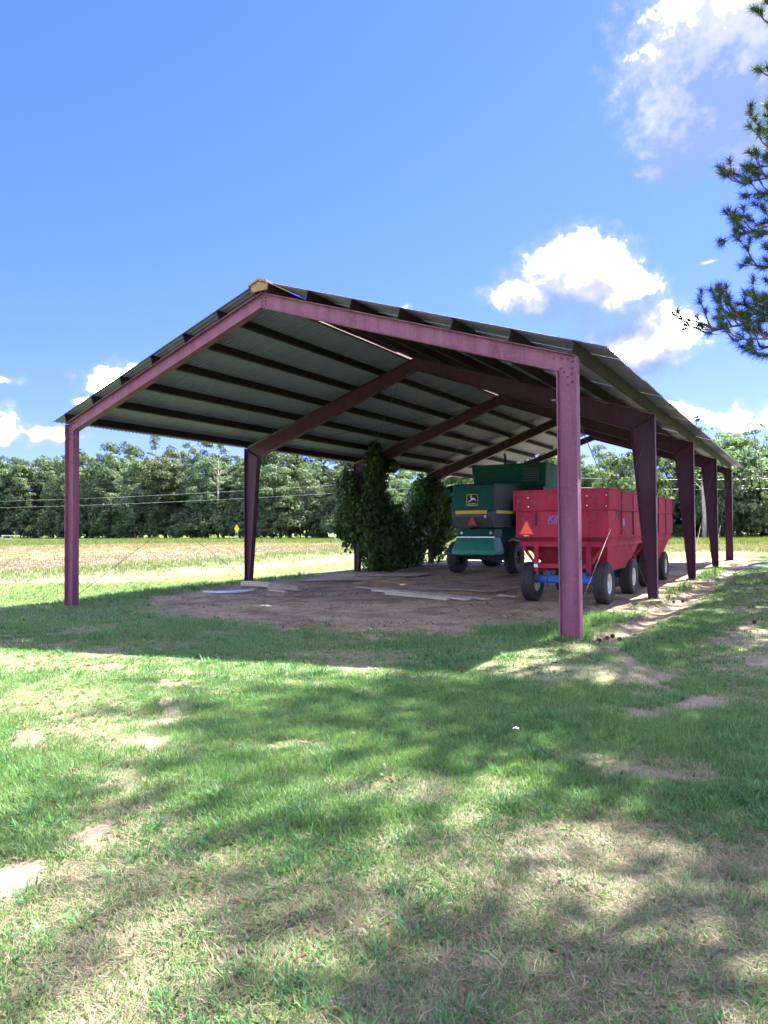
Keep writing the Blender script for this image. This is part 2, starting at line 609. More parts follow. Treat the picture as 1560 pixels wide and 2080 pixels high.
# ------------------------------------------------------------------ ground
SHED_W, HE, HR = 11.96, 4.195, 6.20
BAY = [0.0, 6.096, 12.18, 18.28, 24.27]
DITCH = [(12.05, 0.35), (12.38, 0.9), (12.42, 3.2), (12.50, 7.1), (12.50, 13.0), (12.50, 20.0), (12.6, 26.0)]
RILL = [(12.3, 0.1), (12.75, -0.9), (13.2, -1.9), (13.72, -2.9), (13.85, -3.4), (13.6, -3.8)]


def seg_dist(x, y, pts):
    d = np.full(np.shape(x), 1e9)
    for (ax, ay), (bx, by) in zip(pts[:-1], pts[1:]):
        vx, vy = bx - ax, by - ay
        t = np.clip(((x - ax) * vx + (y - ay) * vy) / (vx * vx + vy * vy), 0, 1)
        d = np.minimum(d, np.hypot(x - ax - t * vx, y - ay - t * vy))
    return d


def base_z(x, y):
    x = np.asarray(x, float)
    y = np.asarray(y, float)
    z = 0.0062 * np.clip(x, 0, 13) + 0.0044 * np.clip(y, 0, 26) * sst(80, 30, y)
    z = z - 0.055 * np.exp(-(x * x + y * y) / 9.0)
    z = z - 0.20 * sst(-0.2, -3.5, x) * sst(-60, -10, x) * sst(34, 18, y)
    return z


def ground_z(x, y):
    x = np.asarray(x, float)
    y = np.asarray(y, float)
    z = base_z(x, y)
    near = np.exp(-(((x - 11) / 22) ** 2 + ((y - 2) / 22) ** 2))
    z = z + near * ((fbm(x, y, 0.9, 3, 1) - 0.5) * 0.055 + (fbm(x, y, 5.0, 3, 2) - 0.5) * 0.03)
    dd = seg_dist(x, y, DITCH)
    z = z - 0.075 * np.exp(-(dd / 0.26) ** 2)
    dr = seg_dist(x, y, RILL)
    z = z - 0.03 * np.exp(-(dr / 0.16) ** 2)
    return z


def ell(x, y, cx, cy, rx, ry, ang=0.0):
    c, s = math.cos(ang), math.sin(ang)
    u = (x - cx) * c + (y - cy) * s
    v = -(x - cx) * s + (y - cy) * c
    return np.hypot(u / rx, v / ry)


def in_poly(x, y, poly):
    x = np.asarray(x, float)
    y = np.asarray(y, float)
    ins = np.zeros(x.shape, bool)
    d = np.full(x.shape, 1e9)
    n = len(poly)
    for i in range(n):
        (ax, ay), (bx, by) = poly[i], poly[(i + 1) % n]
        if ay != by:
            c = ((ay > y) != (by > y)) & (x < (bx - ax) * (y - ay) / (by - ay) + ax)
            ins ^= c
    d = seg_dist(x, y, poly + [poly[0]])
    return np.where(ins, d, -d)


FLOOR_POLY = [(0.6, 2.0), (2.6, 0.6), (4.6, -0.4), (7.0, -0.9), (9.3, -1.0), (10.4, 0.1), (11.0, 1.3), (11.5, 2.2), (12.0, 4.5), (12.2, 9.0), (12.25, 16), (12.2, 24.2), (9, 25.2), (0.4, 24.6), (0.0, 16), (0.1, 10), (0.3, 5.0)]


def masks(x, y):
    """real-world cover: bare (0-1), sandy (0-1), dry (0-1), tall field (0-1), green verge"""
    x = np.asarray(x, float)
    y = np.asarray(y, float)
    n1 = fbm(x, y, 0.55, 5, 5)
    n2 = fbm(x, y, 1.7, 4, 9)
    n3 = fbm(x, y, 6.0, 3, 14)
    jag = (n2 - 0.5) * 2.2 + (n3 - 0.5) * 0.9
    fl = in_poly(x, y, FLOOR_POLY)
    floor = sst(-0.75, 0.55, fl + jag * 0.55)
    sandy = np.zeros(x.shape)
    dd = seg_dist(x, y, DITCH)
    sandy = np.maximum(sandy, sst(1.0, 0.35, dd / 0.42 + jag * 0.45))
    dr = seg_dist(x, y, RILL)
    sandy = np.maximum(sandy, 0.9 * sst(1.0, 0.4, dr / 0.20 + jag * 0.6))
    for (cx, cy, rx, ry, a, k) in ((10.35, -6.25, 0.9, 0.22, -0.88, 0.95), (9.8, -5.6, 0.34, 0.16, -0.5, 0.7), (11.52, -8.0, 0.6, 0.2, -1.4, 0.95),
                                   (14.2, 2.2, 0.55, 2.6, 0.05, 0.8), (14.5, -0.3, 0.5, 1.0, 0, 0.7), (13.75, -3.1, 0.40, 0.28, 0, 0.95),
                                   (13.4, -3.9, 0.3, 0.2, 0, 0.8), (13.95, -2.5, 0.4, 0.2, 0.4, 0.7), (9.5, -6.9, 0.5, 0.16, -0.4, 0.65), (9.0, -6.0, 0.5, 0.15, 0.3, 0.5),
                                   (12.45, 0.15, 0.4, 0.5, 0.0, 0.95), (12.0, 2.6, 0.45, 1.6, 0.1, 0.6), (13.35, -4.9, 0.35, 0.16, 0.2, 0.45), (8.7, -4.4, 0.6, 0.2, 0.1, 0.4), (13.95, -5.35, 0.5, 0.14, 0.4, 0.5)):
        sandy = np.maximum(sandy, k * sst(1.15, 0.45, ell(x, y, cx, cy, rx, ry, a) + jag * 0.8))
    sandy = sandy * (1 - 0.85 * sst(0.46, 0.60, fbm(x, y, 3.4, 3, 52)) * (dd > 0.5))
    bare = np.maximum(floor, sandy)
    # grass that has crept in along the posts
    tuft = sst(1.2, 0.6, ell(x, y, 11.2, 0.35, 0.9, 0.55, 0.2) + jag * 0.3)
    tuft = np.maximum(tuft, sst(1.2, 0.6, ell(x, y, 11.75, 2.4, 0.32, 1.6, -0.22) + jag * 0.3))
    tuft = np.maximum(tuft, 0.8 * sst(1.2, 0.6, ell(x, y, 12.0, 8.5, 0.25, 1.8, 0) + jag * 0.4))
    tuft = np.maximum(tuft, 0.9 * sst(1.2, 0.6, ell(x, y, 12.1, 16.5, 0.3, 5.0, 0) + jag * 0.4))
    bare = bare * (1 - tuft)
    sandy = sandy * (1 - tuft)
    # dry patches of lawn
    dry = 0.85 * sst(0.54, 0.72, n1 * 0.72 + n2 * 0.34 - 0.02)
    for (cx, cy, rx, ry, a, k) in ((12.4, -2.3, 1.4, 0.75, 0.35, 1.0), (12.7, -6.4, 0.5, 0.25, 0.3, 0.8), (13.8, -5.3, 0.6, 0.3, 0.3, 0.9), (14.1, -6.6, 0.9, 0.5, 0.3, 1.0),
                                   (9.3, -2.7, 1.3, 0.35, 0.4, 0.8), (9.6, -6.4, 1.3, 0.5, -0.3, 0.85), (3.6, -0.2, 1.6, 0.5, -0.3, 0.7), (14.3, -0.5, 1.0, 2.4, 0, 0.8),
                                   (12.6, -8.3, 1.6, 0.8, 0.5, 0.75), (13.9, -7.8, 0.9, 0.7, 0.5, 0.9), (6.6, -4.9, 1.6, 0.5, 0.1, 0.7), (14.6, -7.6, 0.7, 0.7, 0, 0.9), (14.1, -7.3, 1.2, 0.9, 0.4, 0.85), (12.3, -8.4, 1.2, 0.8, 0.4, 0.8)):
        dry = np.maximum(dry, k * sst(1.3, 0.4, ell(x, y, cx, cy, rx, ry, a) + jag * 0.6))
    for (cx, cy, rx, ry, a, k) in ((12.0, -4.4, 1.5, 0.7, 0.3, 0.9), (11.6, -5.6, 1.5, 0.6, 0.3, 0.9), (13.0, 1.6, 0.35, 2.2, 0.15, 0.9), (13.1, -1.2, 0.5, 0.4, 0, 0.9),
                                   (9.8, -4.0, 1.4, 0.5, 0.3, 0.7), (11.3, -6.7, 0.9, 0.4, 0.3, 0.9), (13.0, -5.6, 0.5, 0.25, 0.2, 0.8), (11.0, -0.9, 1.1, 0.35, 0.3, 0.9)):
        dry = dry * (1 - k * sst(1.2, 0.4, ell(x, y, cx, cy, rx, ry, a) + jag * 0.5))
    # distance out from the shed and yard
    out = np.maximum(np.maximum(-x, y - 24.3), np.maximum(x - 40.0, -y - 60.0)) + (n1 - 0.5) * 5.0
    field = sst(6.5, 15.0, out)
    verge = sst(0, 4, np.maximum(-(x * 0.868 - y * 0.497) - 66.0, y - 52.0) + (n1 - 0.5) * 6)
    return dict(bare=bare, sandy=sandy, dry=np.clip(dry, 0, 1), field=field, verge=verge, n1=n1, n2=n2, n3=n3, out=out, floor=floor)


def ground_colour(x, y, m=None):
    m = m or masks(x, y)

    def L(a, b, t):
        return a * (1 - t[..., None]) + np.array(b) * t[..., None]
    one = np.ones(np.shape(x))
    c = L(np.zeros(np.shape(x) + (3,)), (0.095, 0.135, 0.065), one)                 # green thatch
    c = L(c, (0.27, 0.245, 0.165), m['dry'] * 0.55)
    pink = np.array((0.33, 0.245, 0.17))
    far = sst(1.0, 4.0, m['out'])
    o = m['out']
    c = L(c, (0.105, 0.14, 0.039), far * 0.8)
    c = L(c, (0.19, 0.165, 0.098), sst(6.0, 7.5, o))
    c = L(c, (0.126, 0.158, 0.085), sst(8.5, 10.5, o) * 0.9)
    c = L(c, (0.183, 0.14, 0.116), sst(16, 19, o))
    c = L(c, (0.218, 0.194, 0.126), sst(26, 28, o))
    c = L(c, (0.203, 0.161, 0.116), sst(35, 37, o))
    c = L(c, (0.091, 0.133, 0.032), m['verge'])
    c = L(c, (0.31, 0.25, 0.18), m['bare'] * sst(0.0, 0.6, m['bare']))
    c = L(c, (0.16, 0.12, 0.085), m['bare'] * sst(0.5, 0.72, m['n2']) * 0.6)
    c = L(c, (0.43, 0.345, 0.225), m['floor'] * sst(0.5, 0.66, fbm(x, y, 0.85, 4, 71)) * 0.75)
    c = L(c, (0.13, 0.10, 0.075), m['floor'] * sst(0.56, 0.70, fbm(x, y, 1.6, 4, 83)) * 0.7)
    c = L(c, (0.245, 0.20, 0.15), m['sandy'])
    c = L(c, (0.17, 0.13, 0.095), m['sandy'] * sst(0.5, 0.65, m['n3']) * 0.7)
    return c


def axis_grid(lo, hi, step, far_lo, far_hi, grow=1.16):
    mid = list(np.arange(lo, hi + step * 0.5, step))
    a = []
    s = step
    v = lo
    while v > far_lo:
        s *= grow
        v -= s
        a.append(v)
    b = []
    s = step
    v = mid[-1]
    while v < far_hi:
        s *= grow
        v += s
        b.append(v)
    return np.array(a[::-1] + mid + b)


def build_ground():
    gx = axis_grid(3.0, 17.0, 0.075, -2500, 2500)
    gy = axis_grid(-9.5, 8.0, 0.075, -2500, 2500)
    X, Y = np.meshgrid(gx, gy, indexing='ij')
    Z = ground_z(X, Y)
    nx, ny = X.shape
    V = np.stack([X.ravel(), Y.ravel(), Z.ravel()], -1)
    i = np.arange(nx * ny).reshape(nx, ny)
    F = np.stack([i[:-1, :-1].ravel(), i[1:, :-1].ravel(), i[1:, 1:].ravel(), i[:-1, 1:].ravel()], -1)
    m, t, out = new_mat('ground_soil_and_turf')
    b = t.node('ShaderNodeBsdfPrincipled')
    t.l.new(b.outputs[0], out.inputs[0])
    at_ = t.node('ShaderNodeAttribute', attribute_name='cover')
    tc = t.node('ShaderNodeTexCoord')
    n = t.noise(tc.outputs['Object'], 9.0, 8, 0.7)
    n2 = t.noise(tc.outputs['Object'], 70.0, 5, 0.7)
    f = t.math('MULTIPLY_ADD', t.math('SUBTRACT', n, 0.5), 1.1, t.math('MULTIPLY_ADD', t.math('SUBTRACT', n2, 0.5), 1.0, 1.0))
    hv = t.node('ShaderNodeHueSaturation')
    t.l.new(at_.outputs['Color'], hv.inputs['Color'])
    t.put(hv.inputs['Value'], f)
    t.put(b.inputs['Base Color'], hv.outputs[0])
    b.inputs['Roughness'].default_value = 0.95
    b.inputs['Specular IOR Level'].default_value = 0.1
    bn = t.node('ShaderNodeBump')
    bn.inputs['Strength'].default_value = 0.6
    bn.inputs['Distance'].default_value = 0.03
    t.l.new(t.noise(tc.outputs['Object'], 28.0, 8, 0.7), bn.inputs['Height'])
    t.l.new(bn.outputs[0], b.inputs['Normal'])
    me = mesh_np('ground', V, F, m, True)
    col = ground_colour(X.ravel(), Y.ravel())
    a = me.attributes.new('cover', 'FLOAT_COLOR', 'POINT')
    a.data.foreach_set('color', np.concatenate([col, np.ones((len(col), 1))], 1).astype(np.float32).ravel())
    return tag(obj('ground', me), 'worn mown lawn, bare dirt shed floor and dry field', 'ground', None, 'structure')


build_ground()


def gz(x, y):
    return float(ground_z(np.array(x), np.array(y)))


# ------------------------------------------------------------------ shed
def build_shed():
    S = thing('steel_shed', 'long open-sided steel shed with maroon posts and a corrugated gable roof', 'shed')
    slope = (HR - HE) / (SHED_W / 2)
    nl = math.hypot(1, slope)

    def top(x):                      # rafter top line
        return HE + slope * (x if x <= SHED_W / 2 else SHED_W - x)
    hexme = MB().lathe([(0, 0.0), (0, 0.017), (0.016, 0.017), (0.016, 0.0)], 'x', 6).mesh('bolt', M['bolt'])

    def bolt(parent, x, y, z):
        o = obj('bolt', hexme, parent)
        o.location = (x, y, z)
        o.rotation_euler = (0, 0, -math.pi / 2)
    FW = 0.085                        # half flange width
    for fi, y in enumerate(BAY):
        end = fi in (0, 4)
        for side in (0, 1):
            mx = (lambda q: q) if side == 0 else (lambda q: SHED_W - q)
            gb = gz(mx(0.1), y)
            wb, wt = (0.27, 0.27) if end else (0.17, 0.50)
            rd_e, rd_r = (0.255, 0.255) if end else (0.46, 0.30)     # rafter depth at eave / ridge
            ztop = HE
            # web line where post and rafter meet
            zi = HE + slope * wt - rd_e * nl
            mb = MB()
            mb.prism([(mx(0.0), gb), (mx(wb), gb), (mx(wt), zi), (mx(0.0), ztop - (0.002 if end else 0.03))], 'y', y - 0.005, y + 0.005)
            # outer flange
            a, b = sorted((mx(0.0), mx(-0.013)))
            mb.box(a, b, y - FW, y + FW, gb, ztop - 0.012)
            # inner flange
            p0, p1 = (mx(wb), gb), (mx(wt), zi)
            q0, q1 = (mx(wb + 0.013), gb), (mx(wt + 0.013), zi)
            mb.prism([p0, q0, q1, p1], 'y', y - FW, y + FW)
            STL = M['steel'] if fi == 0 else M['steel_shaded']
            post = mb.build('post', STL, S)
            pb = MB()
            a, b = sorted((mx(-0.06), mx(wb + 0.07)))
            pb.box(a, b, y - 0.13, y + 0.13, gb - 0.02, gb + 0.018)
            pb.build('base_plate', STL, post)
            fb = MB()
            a, b = sorted((mx(-0.16), mx(wb + 0.18)))
            fb.box(a, b, y - 0.22, y + 0.22, gb - 0.3, gb - 0.006)
            fb.build('footing', M['concrete'], post, bevel=0.01)
            # rafter
            rb = MB()
            xr = SHED_W / 2
            x0 = 0.0
            T0, T1 = (mx(x0), HE), (mx(xr), HR)
            zE = HE + slope * wt - rd_e * nl
            B0, B1 = (mx(wt), zE), (mx(xr), HR - rd_r * nl)
            if end:
                rb.prism([(mx(0.0), HE - 0.003), (mx(wt - 0.001), zi + 0.002), B1, T1], 'y', y - 0.0062, y + 0.0062)
            else:
                rb.prism([(mx(0.0), HE - 0.028), (mx(wt - 0.001), zi + 0.002), B1, T1], 'y', y - 0.0062, y + 0.0062)
            up = Vector(((-1 if side == 0 else 1) * slope, 0, 1)).normalized()
            th = 0.012

            def strip(P, Q, w, thk, sgn):
                V = []
                for dz in (0, thk * sgn):
                    for (pp, yy) in ((P, y - w), (P, y + w), (Q, y + w), (Q, y - w)):
                        V.append((pp[0] + up.x * dz, yy, pp[1] + up.z * dz))
                rb.hexa(V)
            strip(T0, T1, FW, th, 1)
            strip(B0, B1, FW, th, -1)
            # stiffener across the knee
            if not end:
                k = Vector((mx(wt), 0, zi)) - Vector((mx(0.0), 0, ztop - 0.05))
                rb.bar((mx(0.02), y, ztop - 0.06), (mx(wt - 0.01), y, zi + 0.01), 2 * FW - 0.01, 0.014, (0, 0, 1))
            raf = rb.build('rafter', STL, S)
            if end:
                # knee gusset, curved underside
                gp = [(mx(wt), zi), (mx(wt), zi - 0.16), (mx(wt + 0.025), zi - 0.085), (mx(wt + 0.075), zi - 0.02), (mx(wt + 0.16), zi + 0.16 * slope)]
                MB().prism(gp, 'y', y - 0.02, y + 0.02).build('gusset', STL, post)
            if fi == 0:
                for (bx, bz) in ((0.05, -0.06), (0.05, -0.16), (0.06, -0.24), (0.05, -0.36), (0.17, -0.20), (0.20, 0.0), (0.12, -0.28), (0.22, -0.14), (0.11, -0.02), (0.33, 0.02), (0.12, -0.40)):
                    bolt(post, mx(bx + 0.02), y - 0.005, HE + bz)
                for bz in (0.06, 0.13, 0.19):
                    bolt(raf, mx(xr - 0.055), y - 0.007, HR - 0.02 - bz)
                for bx in (0.05, 0.11):
                    bolt(raf, mx(xr - bx), y - 0.05, HR - 0.30 - bx * slope)
                # stub bracket for the brace rod
                pb = MB()
                a, b = sorted((mx(wb), mx(wb + 0.1)))
                pb.box(a, b, y - 0.05, y + 0.09, HE - 0.62, HE - 0.60)
                pb.build('brace_bracket', M['steel'], post)
    # purlins: C sections along the length
    PD = 0.185
    xs = [0.05, 1.02, 2.00, 2.98, 3.95, 4.90, 5.86]
    for side in (0, 1):
        sg = 1 if side == 0 else -1
        for i, x in enumerate(xs):
            xx = x if side == 0 else SHED_W - x
            z0 = top(xx) + 0.012
            ang = math.atan(slope) * (-1 if side == 0 else 1)
            # local frame: u down-slope->up-slope, v normal
            u = Vector((sg, 0, slope)).normalized()
            v = Vector((-slope * sg, 0, 1)).normalized()
            o = Vector((xx, 0, z0))
            prof = [(0, 0), (0.06, 0), (0.06, 0.004), (0.004, 0.004), (0.004, PD - 0.004), (0.06, PD - 0.004), (0.06, PD), (0, PD)]
            if x > 5.5:
                prof = [(-a, b) for a, b in prof]
            mb = MB()
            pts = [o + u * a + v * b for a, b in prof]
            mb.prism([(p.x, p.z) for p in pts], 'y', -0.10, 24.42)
            mb.build('purlin', M['purlin'] if x < 5.5 else M['steel_shaded'], S)
    # corrugated sheets, 0.92 m cover, running eave to ridge
    PITCH = 0.115
    NR = 8
    W = PITCH * NR
    prof = []
    for k in range(NR):
        y0 = k * PITCH
        prof += [(y0, 0.0), (y0 + 0.045, 0.0), (y0 + 0.062, 0.019), (y0 + 0.098, 0.019)]
    prof += [(W, 0.0), (W + 0.02, 0.0)]
    y0 = -0.13
    count = int(math.ceil((24.45 + 0.13) / W))
    rnd = random.Random(5)
    sheets = {}
    for side in (0, 1):
        sg = 1 if side == 0 else -1
        xe = -0.37
        xr = SHED_W / 2 - (0.03 if side == 0 else 0.17)
        v = Vector((-slope, 0, 1)).normalized()
        off = 0.012 + PD + 0.004
        P0 = Vector((xe, 0, HE + slope * xe)) + v * off
        P1 = Vector((xr, 0, HE + slope * xr)) + v * off
        V = []
        n = len(prof)
        for P in (P0, P1):
            for (yy, h) in prof:
                q = P + v * h
                V.append((q.x if side == 0 else SHED_W - q.x, yy, q.z))
        F = [(j, j + 1, n + j + 1, n + j) for j in range(n - 1)]
        me = MB().add(V, F).mesh('roof_sheet', M['sheet'], False, False)
        for k in range(count):
            o = obj('roof_sheet', me, S)
            o.location = (rnd.uniform(-0.012, 0.012), y0 + k * W, (0.0008 if k % 2 else 0.0))
    # strip added over the open slot to keep the sun off the floor
    zc = HR + 0.012 + PD + 0.03
    for k in range(4):
        ya, yb = BAY[k] + 0.04 + (0.56 if k == 0 else 0), BAY[k + 1] - 0.04
        mb = MB()
        mb.hexa([(5.93, ya, zc + 0.075), (6.36, ya, zc - 0.06), (6.36, yb, zc - 0.06), (5.93, yb, zc + 0.075),
                 (5.93, ya, zc + 0.078), (6.36, ya, zc - 0.057), (6.36, yb, zc - 0.057), (5.93, yb, zc + 0.078)])
        mb.build('ridge_sun_blocker', M['sheet'], S)
    # remains of a ridge board and nest at the open gable
    zr = HR + 0.21
    mb = MB()
    mb.hexa([(5.72, -0.16, zr - 0.075), (5.98, -0.16, zr + 0.012), (5.98, 0.55, zr + 0.012), (5.72, 0.55, zr - 0.075),
             (5.72, -0.16, zr - 0.035), (5.98, -0.16, zr + 0.05), (5.98, 0.55, zr + 0.05), (5.72, 0.55, zr - 0.035)])
    mb.build('ridge_board', M['osb'], S)
    mb = MB()
    mb.hexa([(5.983, -0.19, zr + 0.0), (6.2, -0.19, zr - 0.07), (6.2, 0.5, zr - 0.07), (5.983, 0.5, zr + 0.0),
             (5.983, -0.19, zr + 0.045), (6.2, -0.19, zr - 0.03), (6.2, 0.5, zr - 0.03), (5.983, 0.5, zr + 0.045)])
    mb.build('ridge_board', M['osb'], S)
    mb = MB()
    mb.prism([(5.80, HR + 0.02), (6.16, HR + 0.02), (6.19, zr - 0.075), (5.98, zr - 0.002), (5.77, zr - 0.075)], 'y', -0.135, -0.105)
    mb.build('ridge_end_block', M['osb'], S)
    ns = np.random.RandomState(4)
    V = []
    F = []
    for k in range(90):
        p = np.array([5.85 + ns.normal(0, 0.07), -0.05 + ns.normal(0, 0.06), zr + 0.04 + abs(ns.normal(0, 0.015)) - 0.03 * abs(ns.normal())])
        d = ns.normal(0, 1, 3) * np.array([1, 1, 0.5])
        d = d / np.linalg.norm(d) * ns.uniform(0.05, 0.11)
        w = np.cross(d, ns.normal(0, 1, 3))
        w = w / np.linalg.norm(w) * 0.003
        b = len(V)
        V += [p - d - w, p - d + w, p + d]
        F.append((b, b + 1, b + 2))
    tag(obj('nest_straw', mesh_np('nest_straw', np.array(V), np.array(F), M['nest']), S), kind='stuff')
    # brace rods
    def rod(p, q, r=0.0065, sag=0.0):
        p = Vector(p)
        q = Vector(q)
        pts = [p.lerp(q, k / 6.0) - Vector((0, 0, sag * 4 * (k / 6.0) * (1 - k / 6.0))) for k in range(7)]
        MB().tube(pts, r, 6).build('brace_rod', M['cable'], S, True)
    for x in (0.14, SHED_W - 0.14):
        for (a, b) in ((0, 1), (2, 3), (3, 4)) if x > 6 else ((0, 1), (2, 3)):
            ya, yb = BAY[a] + 0.1, BAY[b] - 0.1
            rod((x, ya, gz(x, ya) + 0.22), (x, yb, HE - 0.55))
            rod((x, ya, HE - 0.6), (x, yb, gz(x, yb) + 0.12))
    for (a, b) in ((1, 2), (2, 3)):
        for sgn in (0, 1):
            f = (lambda q: q) if sgn == 0 else (lambda q: SHED_W - q)
            rod((f(0.6), BAY[a] + 0.1, top(0.6) - 0.2), (f(5.5), BAY[b] - 0.1, top(5.5) - 0.16), 0.008, 0.03)
            rod((f(5.5), BAY[a] + 0.1, top(5.5) - 0.16), (f(0.6), BAY[b] - 0.1, top(0.6) - 0.2), 0.008, 0.03)
    return S


build_shed()


# ------------------------------------------------------------------ wheels
def wheel(parent, x, y, z, rad, width, rimr, rim_mat, outward, lugs=0, n=36):
    """axis along X; outward = +1 when the outer face looks to +X"""
    w = width / 2
    root_me = MB()
    prof = [(-w * 0.80, rimr), (-w * 0.98, rimr + (rad - rimr) * 0.35), (-w, rad * 0.86), (-w * 0.86, rad * 0.965), (-w * 0.45, rad), (w * 0.45, rad),
            (w * 0.86, rad * 0.965), (w, rad * 0.86), (w * 0.98, rimr + (rad - rimr) * 0.35), (w * 0.80, rimr)]
    root_me.lathe(prof, 'x', n)
    if lugs:
        for k in range(lugs):
            for sd in (-1, 1):
                th = 2 * math.pi * (k + (0.5 if sd > 0 else 0)) / lugs
                V = []
                for (ax, dth) in ((0.03, 0.0), (0.98, -0.26)):
                    for (rr, ww) in ((rad * 0.955, 0.075), (rad + 0.045 - 0.05 * (ax > 0.5), 0.05)):
                        for s2 in (-1, 1):
                            t2 = th + dth + s2 * ww / rad * 0.55
                            V.append((sd * ax * w, rr * math.cos(t2), rr * math.sin(t2)))
                root_me.add(V, [(0, 1, 3, 2), (4, 6, 7, 5), (0, 4, 5, 1), (2, 3, 7, 6), (0, 2, 6, 4), (1, 5, 7, 3)])
    else:
        # circumferential ribs
        for a in (-0.62, -0.22, 0.22, 0.62):
            root_me.lathe([((a - 0.11) * w, rad * 0.97), ((a - 0.09) * w, rad + 0.008), ((a + 0.09) * w, rad + 0.008), ((a + 0.11) * w, rad * 0.97)], 'x', n)
    e = bpy.data.objects.new('wheel', None)
    link(e, parent)
    e.location = (x, y, z)
    e.empty_display_size = 0.1
    ty = root_me.build('tyre', M['rubber'], e, True)
    s = outward
    rp = [(-s * w * 0.78, rimr + 0.012), (s * w * 0.80, rimr + 0.015), (s * w * 0.82, rimr - 0.01), (s * w * 0.55, rimr - 0.03), (s * w * 0.2, rimr * 0.86),
          (s * w * 0.15, rimr * 0.55), (s * w * 0.32, rimr * 0.42), (s * w * 0.34, rimr * 0.24), (s * w * 0.62, rimr * 0.22), (s * w * 0.66, 0.0)]
    MB().lathe(rp, 'x', n).build('rim', rim_mat, e, True)
    nb = MB()
    for k in range(6):
        th = 2 * math.pi * k / 6
        nb.lathe([(s * w * 0.3, 0.0), (s * w * 0.3, 0.014), (s * w * 0.3 + s * 0.03, 0.014), (s * w * 0.3 + s * 0.03, 0.0)], 'x', 6,
                 (0, rimr * 0.33 * math.cos(th), rimr * 0.33 * math.sin(th)))
    tag(nb.build('hub_nuts', M['bolt'], e), kind='stuff')
    return e


def triangle_sign(parent, cx, y, cz, h, facemat, bordermat, name='warning_triangle'):
    """faces -Y; cz is the bottom edge"""
    w = h * 0.56
    def tri(k, t0, t1):
        m = 0.06 * h
        return MB().prism([(cx - w * k, cz), (cx + w * k, cz), (cx + 0.03, cz + 2 * w * k * 0.86), (cx - 0.03, cz + 2 * w * k * 0.86)], 'y', y - t1, y - t0)
    o = tri(1.0, 0.0, 0.004).build(name, bordermat, parent)
    m2 = MB().prism([(cx - w * 0.86, cz + 0.015), (cx + w * 0.86, cz + 0.015), (cx + 0.012, cz + 1.56 * w), (cx - 0.012, cz + 1.56 * w)], 'y', y - 0.007, y - 0.0045)
    m2.build('triangle_face', facemat, o)
    return o


def text_mesh(body, size, mat, shear=0.3, extrude=0.002):
    cu = bpy.data.curves.new('lettering', 'FONT')
    cu.body = body
    cu.size = size
    cu.shear = shear
    cu.extrude = extrude
    cu.offset = size * 0.018
    cu.resolution_u = 3
    o = bpy.data.objects.new('tmp_text', cu)
    COL.objects.link(o)
    dg = bpy.context.evaluated_depsgraph_get()
    me = bpy.data.meshes.new_from_object(o.evaluated_get(dg))
    bpy.data.objects.remove(o)
    bpy.data.curves.remove(cu)
    me.name = 'lettering'
    me.materials.clear()
    me.materials.append(mat)
    return me


